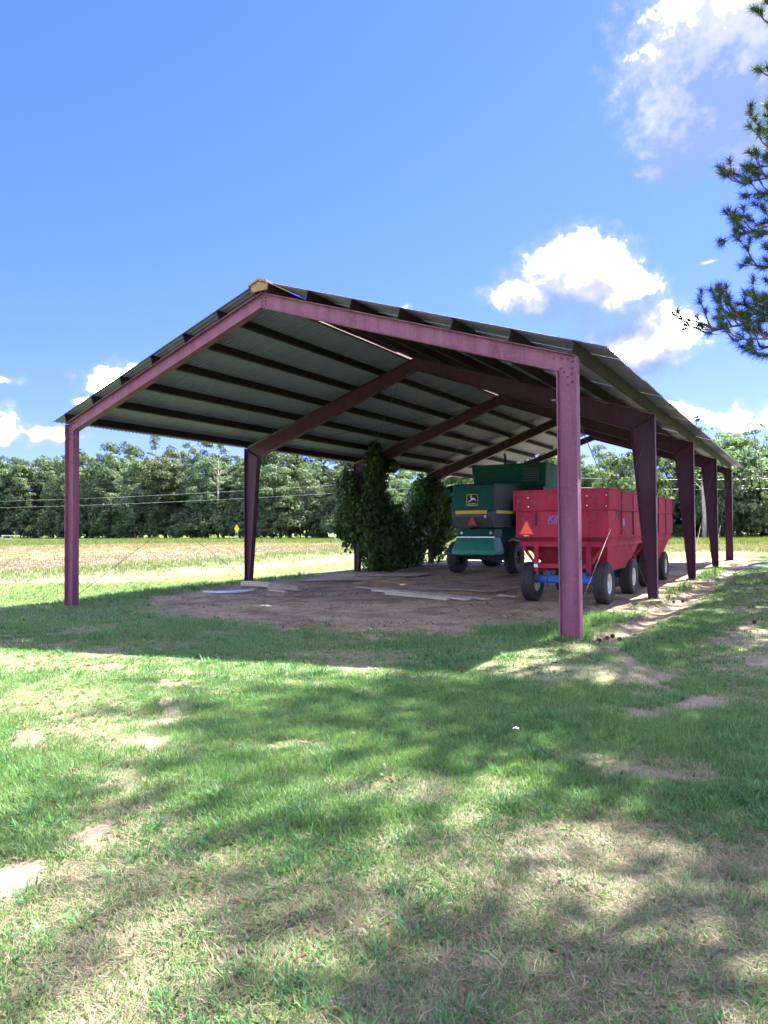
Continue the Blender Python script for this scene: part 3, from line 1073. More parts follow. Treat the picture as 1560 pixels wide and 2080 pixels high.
# ------------------------------------------------------------------ gravity wagons
def build_wagon(loc, label, marks, L=3.55, rz=0.0):
    """local: rear face at y=0 looking to -Y, x centred, ground z=0"""
    G = thing('gravity_wagon', label, 'wagon', loc, rz, 'red gravity wagons')
    hw = 0.98
    zb, zm, zt = 1.40, 1.965, 2.38
    T = 0.02
    # lower box: four walls
    for bb in ((-hw, hw, 0, T), (-hw, hw, L - T, L), (-hw, -hw + T, T, L - T), (hw - T, hw, T, L - T)):
        MB().box(*bb, zb, zm).build('box_wall', M['red'], G)
    # extension boards
    e = 0.012
    z0 = zm + 0.02
    exs = []
    for bb in ((-hw - e, hw + e, -e, T - e), (-hw - e, hw + e, L - T + e, L + e), (-hw - e, -hw + T - e, T - e, L - T + e), (hw - T + e, hw + e, T - e, L - T + e)):
        exs.append(MB().box(*bb, z0, zt).build('extension_board', M['red'], G))
    ex = exs[0]
    for (zz, d, hgt) in ((zm, 0.045, 0.02), (zt, 0.03, 0.025), (zb - 0.006, 0.02, 0.03)):
        for bb in ((-hw - d, hw + d, -d, 0.004), (-hw - d, hw + d, L - 0.004, L + d), (-hw - d, -hw + 0.004, 0.004, L - 0.004), (hw - 0.004, hw + d, 0.004, L - 0.004)):
            MB().box(*bb, zz, zz + hgt).build('edge_lip', M['red'], G)
    for xx in (-hw - 0.016, hw + 0.016):
        for yy in (-0.016, L + 0.016):
            MB().bar((xx, yy, z0 + 0.01), (xx, yy, zt - 0.01), 0.05, 0.05, (0, 1, 0)).build('corner_post', M['red'], G)
    for xx in (hw + 0.014, -hw - 0.014):
        for yy in (L * 0.33, L * 0.66):
            MB().box(xx - 0.014, xx + 0.014, yy - 0.025, yy + 0.025, zb + 0.03, zm - 0.005).build('wall_rib', M['red'], G)
            MB().box(xx - 0.012, xx + 0.012, yy - 0.02, yy + 0.02, z0 + 0.01, zt - 0.005).build('wall_rib', M['red'], G)
    # bolt heads on the extension
    bm = MB().lathe([(0, 0.0), (0, 0.014), (0.008, 0.012), (0.01, 0.0)], 'x', 8).mesh('bolt', M['white'])
    for (bx, bz) in ((-0.70, zt - 0.13), (-0.69, z0 + 0.07), (0.56, zt - 0.13), (0.56, z0 + 0.07), (0.95, zt - 0.12), (0.95, z0 + 0.05)):
        b = obj('bolt', bm, ex)
        b.location = (bx, -e - 0.001, bz)
        b.rotation_euler = (0, 0, -math.pi / 2)
    # hopper: slopes in to the discharge
    mb = MB()
    y0, y1 = 0.03, L - 0.03
    Vt = [(-hw + 0.02, y0, zb - 0.007), (hw - 0.02, y0, zb - 0.007), (hw - 0.02, y1, zb - 0.007), (-hw + 0.02, y1, zb - 0.007)]
    Vb = [(-0.55, 0.70, 0.74), (0.78, 0.70, 0.66), (0.78, L - 0.95, 0.66), (-0.55, L - 0.95, 0.74)]
    mb.add(Vb + Vt, [(0, 3, 2, 1), (0, 1, 5, 4), (1, 2, 6, 5), (2, 3, 7, 6), (3, 0, 4, 7)])
    mb.build('hopper', M['red'], G)
    # discharge chute on the right side
    mb = MB()
    mb.prism([(-0.53, 0.78), (-0.95, 0.60), (-0.95, 0.76), (-0.57, 1.05)], 'y', L * 0.36, L * 0.62)
    ch = mb.build('discharge_chute', M['red'], G)
    # support frame under the box
    for bb in ((-0.90, 0.90, 0.05, 0.11, 1.20, 1.305), (-0.90, 0.90, L - 0.11, L - 0.05, 1.20, 1.305), (-0.56, 0.56, 0.06, 0.12, 0.745, 0.835), (-0.56, 0.56, L - 0.12, L - 0.06, 0.745, 0.835)):
        MB().box(*bb).build('cross_beam', M['red'], G)
    for sx in (-1, 1):
        for (ya, yb) in ((0.052, 0.122), (L - 0.122, L - 0.052)):
            lg = MB()
            lg.box(sx * 0.56 - 0.045, sx * 0.56 + 0.045, ya, yb, 0.67, 1.198)
            lg.build('frame_leg', M['red'], G)
            MB().bar((sx * 0.86, (ya + yb) / 2, 1.198), (sx * 0.607, (ya + yb) / 2, 0.86), 0.05, 0.05, (0, 1, 0)).build('diagonal_brace', M['red'], G)
        MB().bar((sx * 0.56, 0.124, 0.70), (sx * 0.56, L - 0.124, 0.70), 0.08, 0.12).build('side_rail', M['red'], G)
        MB().bar((sx * 0.90, 0.08, 1.25), (sx * 0.93, L - 0.08, 1.25), 0.04, 0.09).build('side_rail', M['red'], G)
        for yy in (0.95, L / 2, L - 0.95):
            MB().bar((sx * 0.60, yy, 0.74), (sx * 0.90, yy, 1.20), 0.05, 0.05, (0, 1, 0)).build('strut', M['red'], G)
    # bolster, running gear
    for ya in (0.42, L - 0.75):
        ax = MB()
        ax.box(-0.62, 0.62, ya - 0.055, ya + 0.055, 0.43, 0.57)
        ax.box(-0.44, -0.34, ya - 0.075, ya + 0.075, 0.57, 0.64)
        ax.box(0.34, 0.44, ya - 0.075, ya + 0.075, 0.57, 0.64)
        ax.tube([(-0.74, ya, 0.43), (0.74, ya, 0.43)], 0.035, 8)
        ax.build('axle', M['blue'], G, bevel=0.008)
        for sx in (-1, 1):
            wheel(G, sx * 0.775, ya, 0.425, 0.425, 0.29, 0.205, M['rimwhite'], sx)
    rc = MB()
    rc.tube([(0, 0.42, 0.50), (0, L - 0.75, 0.50)], 0.05, 10)
    rc.bar((0, L - 0.75, 0.46), (0, L + 0.75, 0.40), 0.09, 0.09)
    rc.build('reach_pole', M['blue'], G)
    if marks:
        triangle_sign(G, -0.745, -0.002, 1.455, 0.30, M['orange'], M['trired'])
        MB().box(-0.80, -0.70, -0.012, -0.002, 1.415, 1.44).build('sign_bracket', M['white'], G)
        MB().box(-0.545, -0.51, -0.02, -0.001, 1.64, 1.92).build('sight_slot', M['black'], G)
        MB().box(-0.605, -0.52, 0.043, 0.051, 0.755, 0.825).build('reflector', M['white'], G)
        me = text_mesh('Killbros', 0.20, M['decal'], 0.32)
        o = obj('lettering', me, G)
        o.location = (-0.29, -0.003, 1.72)
        o.rotation_euler = (math.pi / 2, 0, 0)
        MB().box(-0.27, 0.42, -0.0035, -0.001, 1.685, 1.70).build('lettering_underline', M['decal'], G)
        # small emblem on the side wall
        MB().prism([(1.30, 1.66), (1.50, 1.62), (1.52, 1.72), (1.42, 1.80), (1.28, 1.78)], 'x', hw + 0.002, hw + 0.005).build('side_emblem', M['decal'], G)
        # chain hanging at the back
        for k in range(9):
            MB().tube([(-0.06 + 0.004 * (k % 2), -0.015, 1.36 - k * 0.07), (-0.06 + 0.004 * ((k + 1) % 2), -0.012, 1.30 - k * 0.07)], 0.006, 5).build('chain_link', M['cable'], G)
        hp = MB()
        hp.tube([(-0.28, -0.02, 0.72), (-0.29, -0.03, 0.55), (-0.27, -0.02, 0.38)], 0.014, 6)
        hp.build('hitch_pin', M['cable'], G)
    return G


def set_on(x, y):
    return (x, y, float(base_z(np.array(x), np.array(y))))


build_wagon(set_on(10.37, 4.30), 'red gravity wagon with orange triangle, parked behind the front right post', True)
build_wagon(set_on(10.33, 8.90), 'red gravity wagon farther back, coupled ahead of the one with the orange triangle', False)


# ------------------------------------------------------------------ combine harvester
def build_combine():
    C = thing('combine_harvester', 'green combine harvester with yellow stripe, rear end facing out under the shed', 'combine', set_on(5.0, 11.8))
    # local: rear hood face at y=0, x centred on the hood; forward +Y
    # rear straw hood
    hb = MB()
    yb0 = 0.0
    prof = [(0.02, 2.16), (0.10, 3.06), (0.22, 3.12), (4.2, 3.30), (4.2, 2.16)]
    hb.prism(prof, 'x', -0.745, 0.745)
    hood = hb.build('rear_hood', M['green'], C, bevel=0.03)
    lp = MB()
    lp.prism([(0.01, 2.155), (0.0, 1.98), (0.16, 1.62), (4.2, 1.62), (4.2, 2.155)], 'x', -0.755, 0.755)
    low = lp.build('lower_panel', M['darkpanel'], C, bevel=0.02)
    st = MB()
    st.box(-0.60, 0.56, -0.012, 0.012, 2.085, 2.20)
    st.build('yellow_stripe', M['yellow'], C)
    MB().prism([(0.14, 2.22), (0.2, 3.04), (3.1, 3.2), (3.1, 2.22)], 'x', 0.748, 0.756).build('side_shade_sheet', M['black'], C)  # thin black sheet added over the hood side, standing in for shade
    MB().prism([(0.12, 2.08), (0.12, 1.95), (0.24, 1.66), (3.1, 1.66), (3.1, 2.08)], 'x', 0.757, 0.763).build('side_shade_sheet', M['black'], C)
    st = MB()
    st.box(0.757, 0.765, 0.35, 3.9, 2.10, 2.20)
    st.build('yellow_stripe', M['yellow'], C)
    # emblem: rounded border, leaping deer, line of lettering
    yf = 0.035

    def plate(poly, t0, t1, nm, mat, par):
        # lie on the slightly leaning hood face
        V = []
        for t in (t0, t1):
            for (a, z) in poly:
                yy = 0.02 + (z - 2.16) / 0.9 * 0.08 - t
                V.append((a, yy, z))
        n = len(poly)
        F = [tuple(range(n)), tuple(range(2 * n - 1, n - 1, -1))] + [(i, (i + 1) % n, n + (i + 1) % n, n + i) for i in range(n)]
        return MB().add(V, F).build(nm, mat, par)

    def rrect(cx, cz, w, h, r):
        P = []
        for (sx, sz, a0) in ((1, 1, 0), (-1, 1, 90), (-1, -1, 180), (1, -1, 270)):
            for k in range(4):
                a = R(a0 + 30 * k)
                P.append((cx + sx * (w - r) + r * math.cos(a), cz + sz * (h - r) + r * math.sin(a)))
        return P
    ex, ez = 0.01, 2.56
    em = plate(rrect(ex, ez, 0.215, 0.20, 0.06), 0.001, 0.004, 'emblem', M['yellow'], C)
    plate(rrect(ex, ez, 0.193, 0.178, 0.045), 0.0042, 0.006, 'emblem_field', M['black'], em)
    deer = [(-0.155, -0.085), (-0.10, -0.045), (-0.055, -0.01), (-0.045, 0.03), (-0.06, 0.09), (-0.075, 0.10), (-0.06, 0.125), (-0.07, 0.16), (-0.045, 0.135), (-0.03, 0.155),
            (-0.03, 0.12), (-0.025, 0.06), (0.0, 0.04), (0.05, 0.055), (0.085, 0.04), (0.10, 0.0), (0.145, -0.05), (0.135, -0.055), (0.075, -0.015), (0.02, -0.02), (-0.03, -0.03), (-0.08, -0.07), (-0.145, -0.10)]
    plate([(ex + a, ez + 0.02 + b) for a, b in deer], 0.0065, 0.009, 'emblem_deer', M['white'], em)
    tm = text_mesh('JOHN DEERE', 0.048, M['white'], 0.0, 0.001)
    to = obj('emblem_lettering', tm, em)
    to.location = (ex - 0.155, 0.02 + (ez - 0.14 - 2.16) / 0.9 * 0.08 - 0.0085, ez - 0.15)
    to.rotation_euler = (math.pi / 2, 0, 0)
    triangle_sign(C, 0.03, -0.012, 1.70, 0.30, M['fadedtri'], M['fadedtri'])
    MB().box(0.46, 0.54, -0.012, 0.0, 1.94, 2.03).build('reflector', M['lens'], C)
    # straw chopper: upper strip with lamps, edge with a sky glint in its colour, flared hood
    cz = -0.25
    ch = MB()
    ch.prism([(-0.30, 1.30), (-0.18, 1.56), (0.5, 1.56), (0.5, 1.30)], 'x', -0.38, 0.90)
    ch.build('chopper_housing', M['green'], C)
    MB().box(-0.42, 0.95, -0.34, -0.295, 1.285, 1.31).build('chopper_edge', M['edge_glint'], C)
    fl = MB()
    xs0, xs1 = -0.40, 0.93
    V = []
    rows = [(1.283, -0.33, xs0, xs1), (1.10, -0.42, xs0 - 0.04, xs1 + 0.05), (0.86, -0.52, xs0 - 0.11, xs1 + 0.12), (0.74, -0.55, xs0 - 0.10, xs1 + 0.11), (0.70, -0.53, xs0 - 0.04, xs1 + 0.05)]
    nx = 9
    for (z, y, a, b) in rows:
        for k in range(nx):
            V.append((a + (b - a) * k / (nx - 1), y, z))
    for (z, y, a, b) in rows:
        for k in range(nx):
            V.append((a + (b - a) * k / (nx - 1), y + 0.03 if z < 1.2 else y + 0.05, z + 0.004))
    F = []
    nr = len(rows)
    for i in range(nr - 1):
        for k in range(nx - 1):
            q = i * nx + k
            F.append((q, q + 1, q + nx + 1, q + nx))
            o2 = nr * nx
            F.append((o2 + q, o2 + q + nx, o2 + q + nx + 1, o2 + q + 1))
    for k in range(nx - 1):
        q = (nr - 1) * nx + k
        F.append((q, q + 1, nr * nx + q + 1, nr * nx + q))
    fl.add(V, F)
    # side cheeks
    for (sx, idx) in ((0, 0), (1, nx - 1)):
        P = [V[i * nx + idx] for i in range(nr)]
        Q = [(p[0], 0.25, p[2]) for p in P]
        o2 = len(fl.v)
        fl.add(P + Q, [(i, i + 1, nr + i + 1, nr + i) for i in range(nr - 1)])
    fl.build('chopper_hood', M['teal'], C)
    for xx in (-0.26, 0.80):
        lm = MB().lathe([(0, 0.0), (0, 0.055), (0.02, 0.05), (0.03, 0.0)], 'x', 14).build('rear_lamp', M['lens'], C)
        lm.location = (xx, -0.245, 1.43)
        lm.rotation_euler = (0, 0, -math.pi / 2)
    for k in range(7):
        MB().box(-0.30 + k * 0.18, -0.29 + k * 0.18, -0.5, 0.2, 0.62, 0.735).build('chopper_vane', M['black'], C)
    # main body sides
    bd = MB()
    bd.prism([(2.2, 1.0), (2.2, 2.6), (4.4, 2.9), (6.6, 2.9), (6.9, 2.2), (6.9, 0.95), (4.5, 0.7)], 'x', -0.85, 0.85)
    bd.build('body', M['green'], C)
    for sx in (-1, 1):
        sp = MB()
        a, b = sorted((sx * 0.86, sx * 1.30))
        sp.prism([(1.9, 1.25), (1.9, 2.55), (6.3, 2.75), (6.3, 1.1)], 'x', a, b)
        sp.build('side_panel', M['black'] if sx > 0 else M['green'], C, bevel=0.03)  # right panel black: the shade of that side put into the colour
    # engine deck and grain tank
    gt = MB()
    gt.add([(-1.30, 3.2, 3.12), (1.55, 3.2, 3.12), (1.55, 6.2, 3.12), (-1.30, 6.2, 3.12), (-1.38, 3.1, 4.02), (1.62, 3.1, 4.02), (1.62, 6.3, 4.02), (-1.38, 6.3, 4.02)],
           [(0, 3, 2, 1), (4, 5, 6, 7), (0, 1, 5, 4), (1, 2, 6, 5), (2, 3, 7, 6), (3, 0, 4, 7)])
    tank = gt.build('grain_tank', M['green'], C, bevel=0.05)
    eb = MB()
    eb.prism([(3.12, 2.6), (3.12, 3.125), (6.2, 3.125), (6.2, 2.6)], 'x', -1.2, 1.5)
    eb.build('engine_housing', M['black'], C)
    for k in range(6):
        MB().box(0.75, 1.35, 3.085 - 0.012, 3.105, 3.35 + k * 0.085, 3.385 + k * 0.085).build('grille_slat', M['darkpanel'], tank)
    ep = MB()
    ep.tube([(-0.55, 4.6, 4.0), (-0.55, 4.6, 4.45), (-0.55, 4.5, 4.55)], 0.05, 10)
    ep.build('exhaust_pipe', M['black'], C)
    au = MB()
    au.tube([(-1.45, 6.0, 3.2), (-1.52, 1.6, 3.05), (-1.5, 1.2, 2.92)], 0.15, 12)
    au.build('unloading_auger', M['green'], C)
    # cab
    cb = MB()
    cb.prism([(6.35, 1.95), (6.35, 3.65), (7.75, 3.65), (7.95, 1.95)], 'x', -0.78, 0.78)
    cab = cb.build('cab', M['glass'], C, bevel=0.04)
    MB().box(-0.86, 0.86, 6.28, 7.95, 3.66, 3.80).build('cab_roof', M['green'], cab, bevel=0.04)
    fd = MB()
    fd.prism([(6.9, 1.0), (6.9, 1.9), (8.6, 1.1), (8.6, 0.45)], 'x', -0.6, 0.6)
    fd.build('feeder_house', M['green'], C)
    # axles and wheels
    MB().bar((-1.0, 1.15, 0.55), (1.0, 1.15, 0.55), 0.18, 0.16).build('rear_axle', M['black'], C)
    MB().bar((-1.3, 5.3, 0.85), (1.3, 5.3, 0.85), 0.3, 0.3).build('front_axle', M['black'], C)
    for sx in (-1, 1):
        wheel(C, sx * 1.08, 1.15, 0.56, 0.55, 0.40, 0.27, M['rimyellow'], sx, 18)
        wheel(C, sx * 1.45, 5.3, 0.85, 0.83, 0.58, 0.42, M['rimyellow'], sx, 20, 40)
    # drive guard and ladder on the right side
    sg = MB()
    sg.prism([(0.9, 1.15), (1.4, 1.25), (3.2, 1.0), (3.2, 0.85), (1.4, 1.0)], 'x', 0.90, 0.96)
    sg.build('drive_guard', M['darkpanel'], C)
    ld = MB()
    for xx in (1.56, 1.90):
        ld.bar((xx, 6.45, 0.5), (xx, 6.45, 2.2), 0.04, 0.04, (0, 1, 0))
    for k in range(5):
        ld.bar((1.56, 6.45, 0.6 + 0.32 * k), (1.90, 6.45, 0.6 + 0.32 * k), 0.04, 0.03)
    ld.build('ladder', M['black'], C)
    # rear rail above the hood
    rl = MB()
    rl.tube([(-0.6, 0.5, 3.13), (-0.6, 0.5, 3.36), (-0.6, 1.2, 3.40)], 0.02, 6)
    rl.build('hood_rail', M['black'], C)
    return C


build_combine()


# ------------------------------------------------------------------ foliage tools
def rand_unit(rs, n):
    v = rs.normal(0, 1, (n, 3))
    return v / np.linalg.norm(v, axis=1, keepdims=True)


def leaf_quads(rs, P, N, size, lean=0.6, aspect=1.5):
    """a pointed four-cornered leaf (or leaf spray) at each P, facing roughly N"""
    n = len(P)
    N = N + lean * rand_unit(rs, n)
    N /= np.linalg.norm(N, axis=1, keepdims=True)
    T = np.cross(N, rand_unit(rs, n))
    T /= np.linalg.norm(T, axis=1, keepdims=True) + 1e-9
    B = np.cross(N, T)
    s = size * rs.uniform(0.6, 1.3, (n, 1))
    w = s / aspect
    V = np.empty((n, 4, 3))
    V[:, 0] = P - T * s * 0.5
    V[:, 1] = P + B * w * 0.5 + T * s * 0.08
    V[:, 2] = P + T * s * 0.5 - N * s * 0.12
    V[:, 3] = P - B * w * 0.5 + T * s * 0.08
    F = np.arange(n * 4).reshape(n, 4)
    return V.reshape(-1, 3), F


def clump_cloud(rs, centres, radii, per, size, squash=0.75, shell=0.72, lean=0.6):
    Ps = []
    Ns = []
    for c, r in zip(centres, radii):
        k = max(6, int(per * r * r))
        d = rand_unit(rs, k)
        d[:, 2] = np.where(d[:, 2] < -0.35, -d[:, 2], d[:, 2])
        rr = r * (shell + (1 - shell) * rs.rand(k, 1)) * np.where(rs.rand(k, 1) < 0.2, rs.uniform(0.3, 1, (k, 1)), 1)
        p = c + d * rr * np.array([1, 1, squash])
        Ps.append(p)
        Ns.append(d)
    return leaf_quads(rs, np.concatenate(Ps), np.concatenate(Ns), size, lean)


def limb_path(rs, p, q, bend=0.12, n=5):
    p = np.array(p, float)
    q = np.array(q, float)
    L = np.linalg.norm(q - p)
    mid = rs.normal(0, bend * L, 3)
    pts = []
    for k in range(n):
        t = k / (n - 1.0)
        pts.append(p + (q - p) * t + mid * t * (1 - t) * 2 + np.array([0, 0, 0.08 * L * math.sin(t * math.pi)]))
    return pts


def broadleaf(seed, H, W, base, mat, bark, per=26, size=0.62, nclump=46, sparse=0.0, trunk_r=None, lean=0.6, cl=(0.16, 0.30)):
    """returns trunk mesh, crown mesh; crown spans base..H, half width W"""
    rs = np.random.RandomState(seed)
    cz = (H + base) / 2
    hz = (H - base) / 2
    C = []
    Rr = []
    k = 0
    while len(C) < nclump:
        d = rand_unit(rs, 1)[0]
        rad = rs.uniform(0.55, 0.95) if rs.rand() < 0.8 else rs.uniform(0.1, 0.5)
        f = 1.0 - 0.25 * max(0, d[2]) ** 2
        c = np.array([d[0] * W * rad * f, d[1] * W * rad * f, cz + d[2] * hz * rad])
        if rs.rand() < sparse:
            k += 1
            if k > 4000:
                break
            continue
        C.append(c)
        Rr.append(W * rs.uniform(*cl) * 1.15)
    V, F = clump_cloud(rs, C, Rr, per / (size * size) * 0.42, size, 0.72, 0.7, lean)
    crown = mesh_np('crown', V, F, mat)
    tr = trunk_r or H * 0.016
    mb = MB()
    top = base + (H - base) * 0.62
    pts = [(0, 0, -0.3)]
    sway = rs.normal(0, 0.02 * H, 2)
    for t in (0.0, 0.25, 0.5, 0.75, 1.0):
        pts.append((sway[0] * t * t, sway[1] * t * t, top * t))
    mb.tube(pts, [tr * 1.25, tr * 1.15, tr * 0.95, tr * 0.8, tr * 0.55, tr * 0.25], 8)
    for j in range(min(12, len(C))):
        c = C[rs.randint(len(C))]
        z0 = base * 0.7 + (top - base * 0.7) * rs.uniform(0.05, 0.9)
        t = z0 / top
        p = (sway[0] * t * t, sway[1] * t * t, z0)
        path = limb_path(rs, p, c)
        r0 = tr * 0.5 * (1 - 0.5 * t)
        mb.tube(path, [r0 * (1 - 0.8 * i / 4.0) for i in range(5)], 5)
    trunk = mb.mesh('trunk', bark, True, False)
    return trunk, crown


def conifer(seed, H, W, mat, bark, n_whorl=26, size=0.5):
    """spire shaped spruce/pine of the wood edge"""
    rs = np.random.RandomState(seed)
    Ps = []
    Ns = []
    mb = MB()
    mb.tube([(0, 0, -0.3), (0, 0, H * 0.5), (0, 0, H)], [H * 0.016, H * 0.010, 0.02], 7)
    for w in range(n_whorl):
        t = (w + rs.rand()) / n_whorl
        z = H * (0.08 + 0.9 * t)
        r = W * (1 - t) ** 0.8 * rs.uniform(0.75, 1.1) + 0.2
        for b in range(rs.randint(4, 7)):
            a = rs.uniform(0, 2 * math.pi)
            d = np.array([math.cos(a), math.sin(a), -0.12 + 0.25 * t])
            mb.tube([(0, 0, z), tuple(np.array([0, 0, z]) + d * r * 0.9)], [0.04, 0.01], 4, False)
            k = int(26 * r) + 6
            s = np.sqrt(rs.rand(k, 1))
            lat = np.cross(d, [0, 0, 1.0])
            p = np.array([0, 0, z]) + d * r * s + lat * rs.normal(0, 0.16, (k, 1)) * r * (1.15 - s) + rs.normal(0, 0.07, (k, 3))
            Ps.append(p)
            Ns.append(np.tile(np.array([0, 0, 1.0]) + 0.3 * d, (k, 1)))
    V, F = leaf_quads(rs, np.concatenate(Ps), np.concatenate(Ns), size, 0.5, 2.2)
    return mb.mesh('trunk', bark, True, False), mesh_np('crown', V, F, mat)


def plant(name, meshes, loc, rz, sc, label, cat, group):
    o = thing(name, label, cat, loc, rz, group)
    o.scale = sc if hasattr(sc, '__len__') else (sc, sc, sc)
    tr, cr = meshes
    if tr:
        obj('trunk', tr, o)
    obj('crown', cr, o)
    return o


def far_ground(px, depth):
    p = at(px, 1073, depth)
    return p.x, p.y


# ------------------------------------------------------------------ the wood beyond the field
def build_wood():
    protos = [broadleaf(11 + k, 20, 5.6 + 0.5 * (k % 3), 1.6 + 0.7 * (k % 3), M['leaf'] if k % 3 else M['leaf_pale'], M['bark'], 30, 0.50, 84) for k in range(6)]
    bush = [broadleaf(41 + k, 4.2, 2.9, 0.0, M['leaf_bush'], M['bark'], 30, 0.36, 44, trunk_r=0.05, cl=(0.2, 0.34)) for k in range(3)]
    con = [conifer(61 + k, 18, 3.4, M['needles_far'], M['bark'], 26, 0.42) for k in range(2)]
    thin = [broadleaf(71 + k, 18, 4.6, 3.0, M['leaf_pale'], M['bark'], 15, 0.34, 42, trunk_r=0.16, cl=(0.12, 0.22)) for k in range(2)]
    poplar = [broadleaf(51 + k, 20, 3.4, 1.5, M['leaf_pale'] if k else M['leaf_bush'], M['bark'], 30, 0.46, 70, cl=(0.22, 0.36)) for k in range(2)]
    rs = np.random.RandomState(17)
    # image x, depth to the wood edge, tree top row in the photograph
    E = [(-120, 178, 945), (0, 168, 932), (100, 158, 915), (250, 146, 898), (400, 132, 898), (520, 122, 905), (700, 113, 915), (850, 108, 910), (1000, 105, 905), (1150, 102, 900), (1250, 100, 902), (1340, 98, 900), (1430, 97, 872), (1560, 95, 855), (1680, 94, 845)]
    ex = [e[0] for e in E]
    G1 = 'trees along the edge of the far wood'
    G2 = 'trees deeper in the far wood'
    G3 = 'bushes at the foot of the far wood'

    def horizon(px):
        return 1073 - 0.0072 * (px - 780)

    ORD = ['first', 'second', 'third', 'fourth', 'fifth', 'sixth', 'seventh', 'eighth', 'ninth', 'tenth', 'eleventh', 'twelfth', 'thirteenth', 'fourteenth', 'fifteenth', 'sixteenth',
           'seventeenth', 'eighteenth', 'nineteenth', 'twentieth', 'twenty-first', 'twenty-second', 'twenty-third', 'twenty-fourth', 'twenty-fifth', 'twenty-sixth', 'twenty-seventh', 'twenty-eighth']
    cnt = {}

    def nth(kind, px):
        k = (kind, where(px))
        cnt[k] = cnt.get(k, 0) + 1
        return ORD[min(cnt[k], len(ORD)) - 1]

    def where(px):
        if px < 500:
            return 'left of the shed'
        if px < 1130:
            return 'seen under the shed roof'
        return 'behind the wagons at right'
    x = -110.0
    i = 0
    while x < 1650:
        d0 = np.interp(x, ex, [e[1] for e in E])
        ytop = np.interp(x, ex, [e[2] for e in E])
        for row in (0, 1, 2):
            d = d0 + 3.5 + row * 8.0 + rs.uniform(-2, 2.5)
            px = x + rs.uniform(-9, 9) + row * 17
            if row == 0 and 1370 < px < 1560:
                continue
            top = (horizon(px) - ytop + rs.uniform(-30, 16) - (18 if row == 0 else -6)) / FPX * d + CAM.z
            gx_, gy_ = far_ground(px, d)
            k = rs.randint(6)
            sc = top / 20.0
            sxy = sc * rs.uniform(0.9, 1.2) * (0.8 if sc > 1 else 1.0)
            q = rs.rand()
            mesh_pair = protos[k]
            if q < 0.16:
                mesh_pair = poplar[rs.randint(2)]
                sc *= 1.04
            elif q < 0.26 and row > 0:
                mesh_pair = con[rs.randint(2)]
                sc *= 1.08
            lab = (nth('t', px) + ' tall tree from the left along the wood edge ' if row == 0 else 'leafy tree standing deeper in the far wood, ') + where(px)
            plant('wood_tree', mesh_pair, (gx_, gy_, gz(gx_, gy_)), rs.uniform(0, 6.28), (sxy, sxy, sc), lab, 'tree', G1 + ' ' + where(px) if row == 0 else G2 + ' ' + where(px))
        x += FPX * 6.6 / (d0 + 6)
    # undergrowth
    x = -120.0
    while x < 1650:
        d0 = np.interp(x, ex, [e[1] for e in E])
        px = x + rs.uniform(-6, 6)
        d = d0 + rs.uniform(-1.0, 2.5)
        gx_, gy_ = far_ground(px, d)
        sc = rs.uniform(0.65, 1.25)
        if 1340 < px < 1470:
            sc *= 0.7
        plant('edge_bush', bush[rs.randint(3)], (gx_, gy_, gz(gx_, gy_)), rs.uniform(0, 6.28), (sc, sc, sc * rs.uniform(0.8, 1.2)), nth('b', px) + ' leafy bush from the left along the wood foot ' + where(px), 'bush', G3 + ' ' + where(px))
        x += FPX * 3.3 / d0
    x = -120.0
    while x < 1650:
        d0 = np.interp(x, ex, [e[1] for e in E]) + 6.0
        px = x + rs.uniform(-6, 6)
        gx_, gy_ = far_ground(px, d0)
        sc = rs.uniform(1.3, 1.9)
        plant('understorey_bush', bush[rs.randint(3)], (gx_, gy_, gz(gx_, gy_)), rs.uniform(0, 6.28), (sc, sc, sc * rs.uniform(0.9, 1.3)), 'tall shrub under the crowns of the far wood, ' + where(px), 'bush', 'tall shrubs inside the far wood ' + where(px))
        x += FPX * 5.4 / d0
    # the distinct trees at the right
    def put(meshes, px, d, ytop, h, nm, label, wx=1.0, rz=0.0):
        gx_, gy_ = far_ground(px, d)
        top = (horizon(px) - ytop) / FPX * d + CAM.z
        s = top / h
        return plant(nm, meshes, (gx_, gy_, gz(gx_, gy_)), rz, (s * wx, s * wx, s), label, 'tree', None)
    put(con[0], 1418, 99, 838, 18, 'conifer_tree', 'dark green conifer rising above the far right end of the shed roof', 1.1)
    put(thin[0], 1470, 96, 838, 18, 'thin_tree', 'thin crowned tree with sky showing through, just right of the roof end', 1.0, 1.0)
    put(thin[1], 1548, 98, 822, 18, 'thin_tree', 'sparse crowned tree at the right edge of the picture', 1.1, 2.0)
    put(con[1], 1335, 92, 985, 18, 'conifer_tree', 'dark low conifer behind the second wagon', 1.5, 2.2)
    put(bush[1], 1520, 93, 960, 4.2, 'leafy_tree', 'dense low leafy tree right of the last right post', 0.75, 0.4)
    put(bush[0], 1452, 95, 975, 4.2, 'leafy_tree', 'leafy tree between the last two right posts', 0.6, 1.4)
    put(bush[2], 1275, 94, 930, 4.2, 'leafy_tree', 'pale leafy tree above the first wagon box', 0.65, 2.4)
    # pale trunk between the right posts
    rs2 = np.random.RandomState(8)
    mb = MB()
    mb.tube([(0, 0, -0.3), (0.05, 0, 3), (-0.1, 0.1, 6.5), (0.1, 0, 10.5)], [0.30, 0.24, 0.17, 0.08], 9)
    for k in range(7):
        z = rs2.uniform(5, 10)
        a = rs2.uniform(0, 6.28)
        mb.tube(limb_path(rs2, (0, 0, z), (math.cos(a) * 1.6, math.sin(a) * 1.6, z + rs2.uniform(0.5, 1.6))), [0.06, 0.05, 0.035, 0.025, 0.01], 5)
    gx_, gy_ = far_ground(1430, 91)
    P = rs2.normal(0, 1, (260, 3)) * np.array([1.1, 1.1, 1.3]) + np.array([0, 0, 10.0])
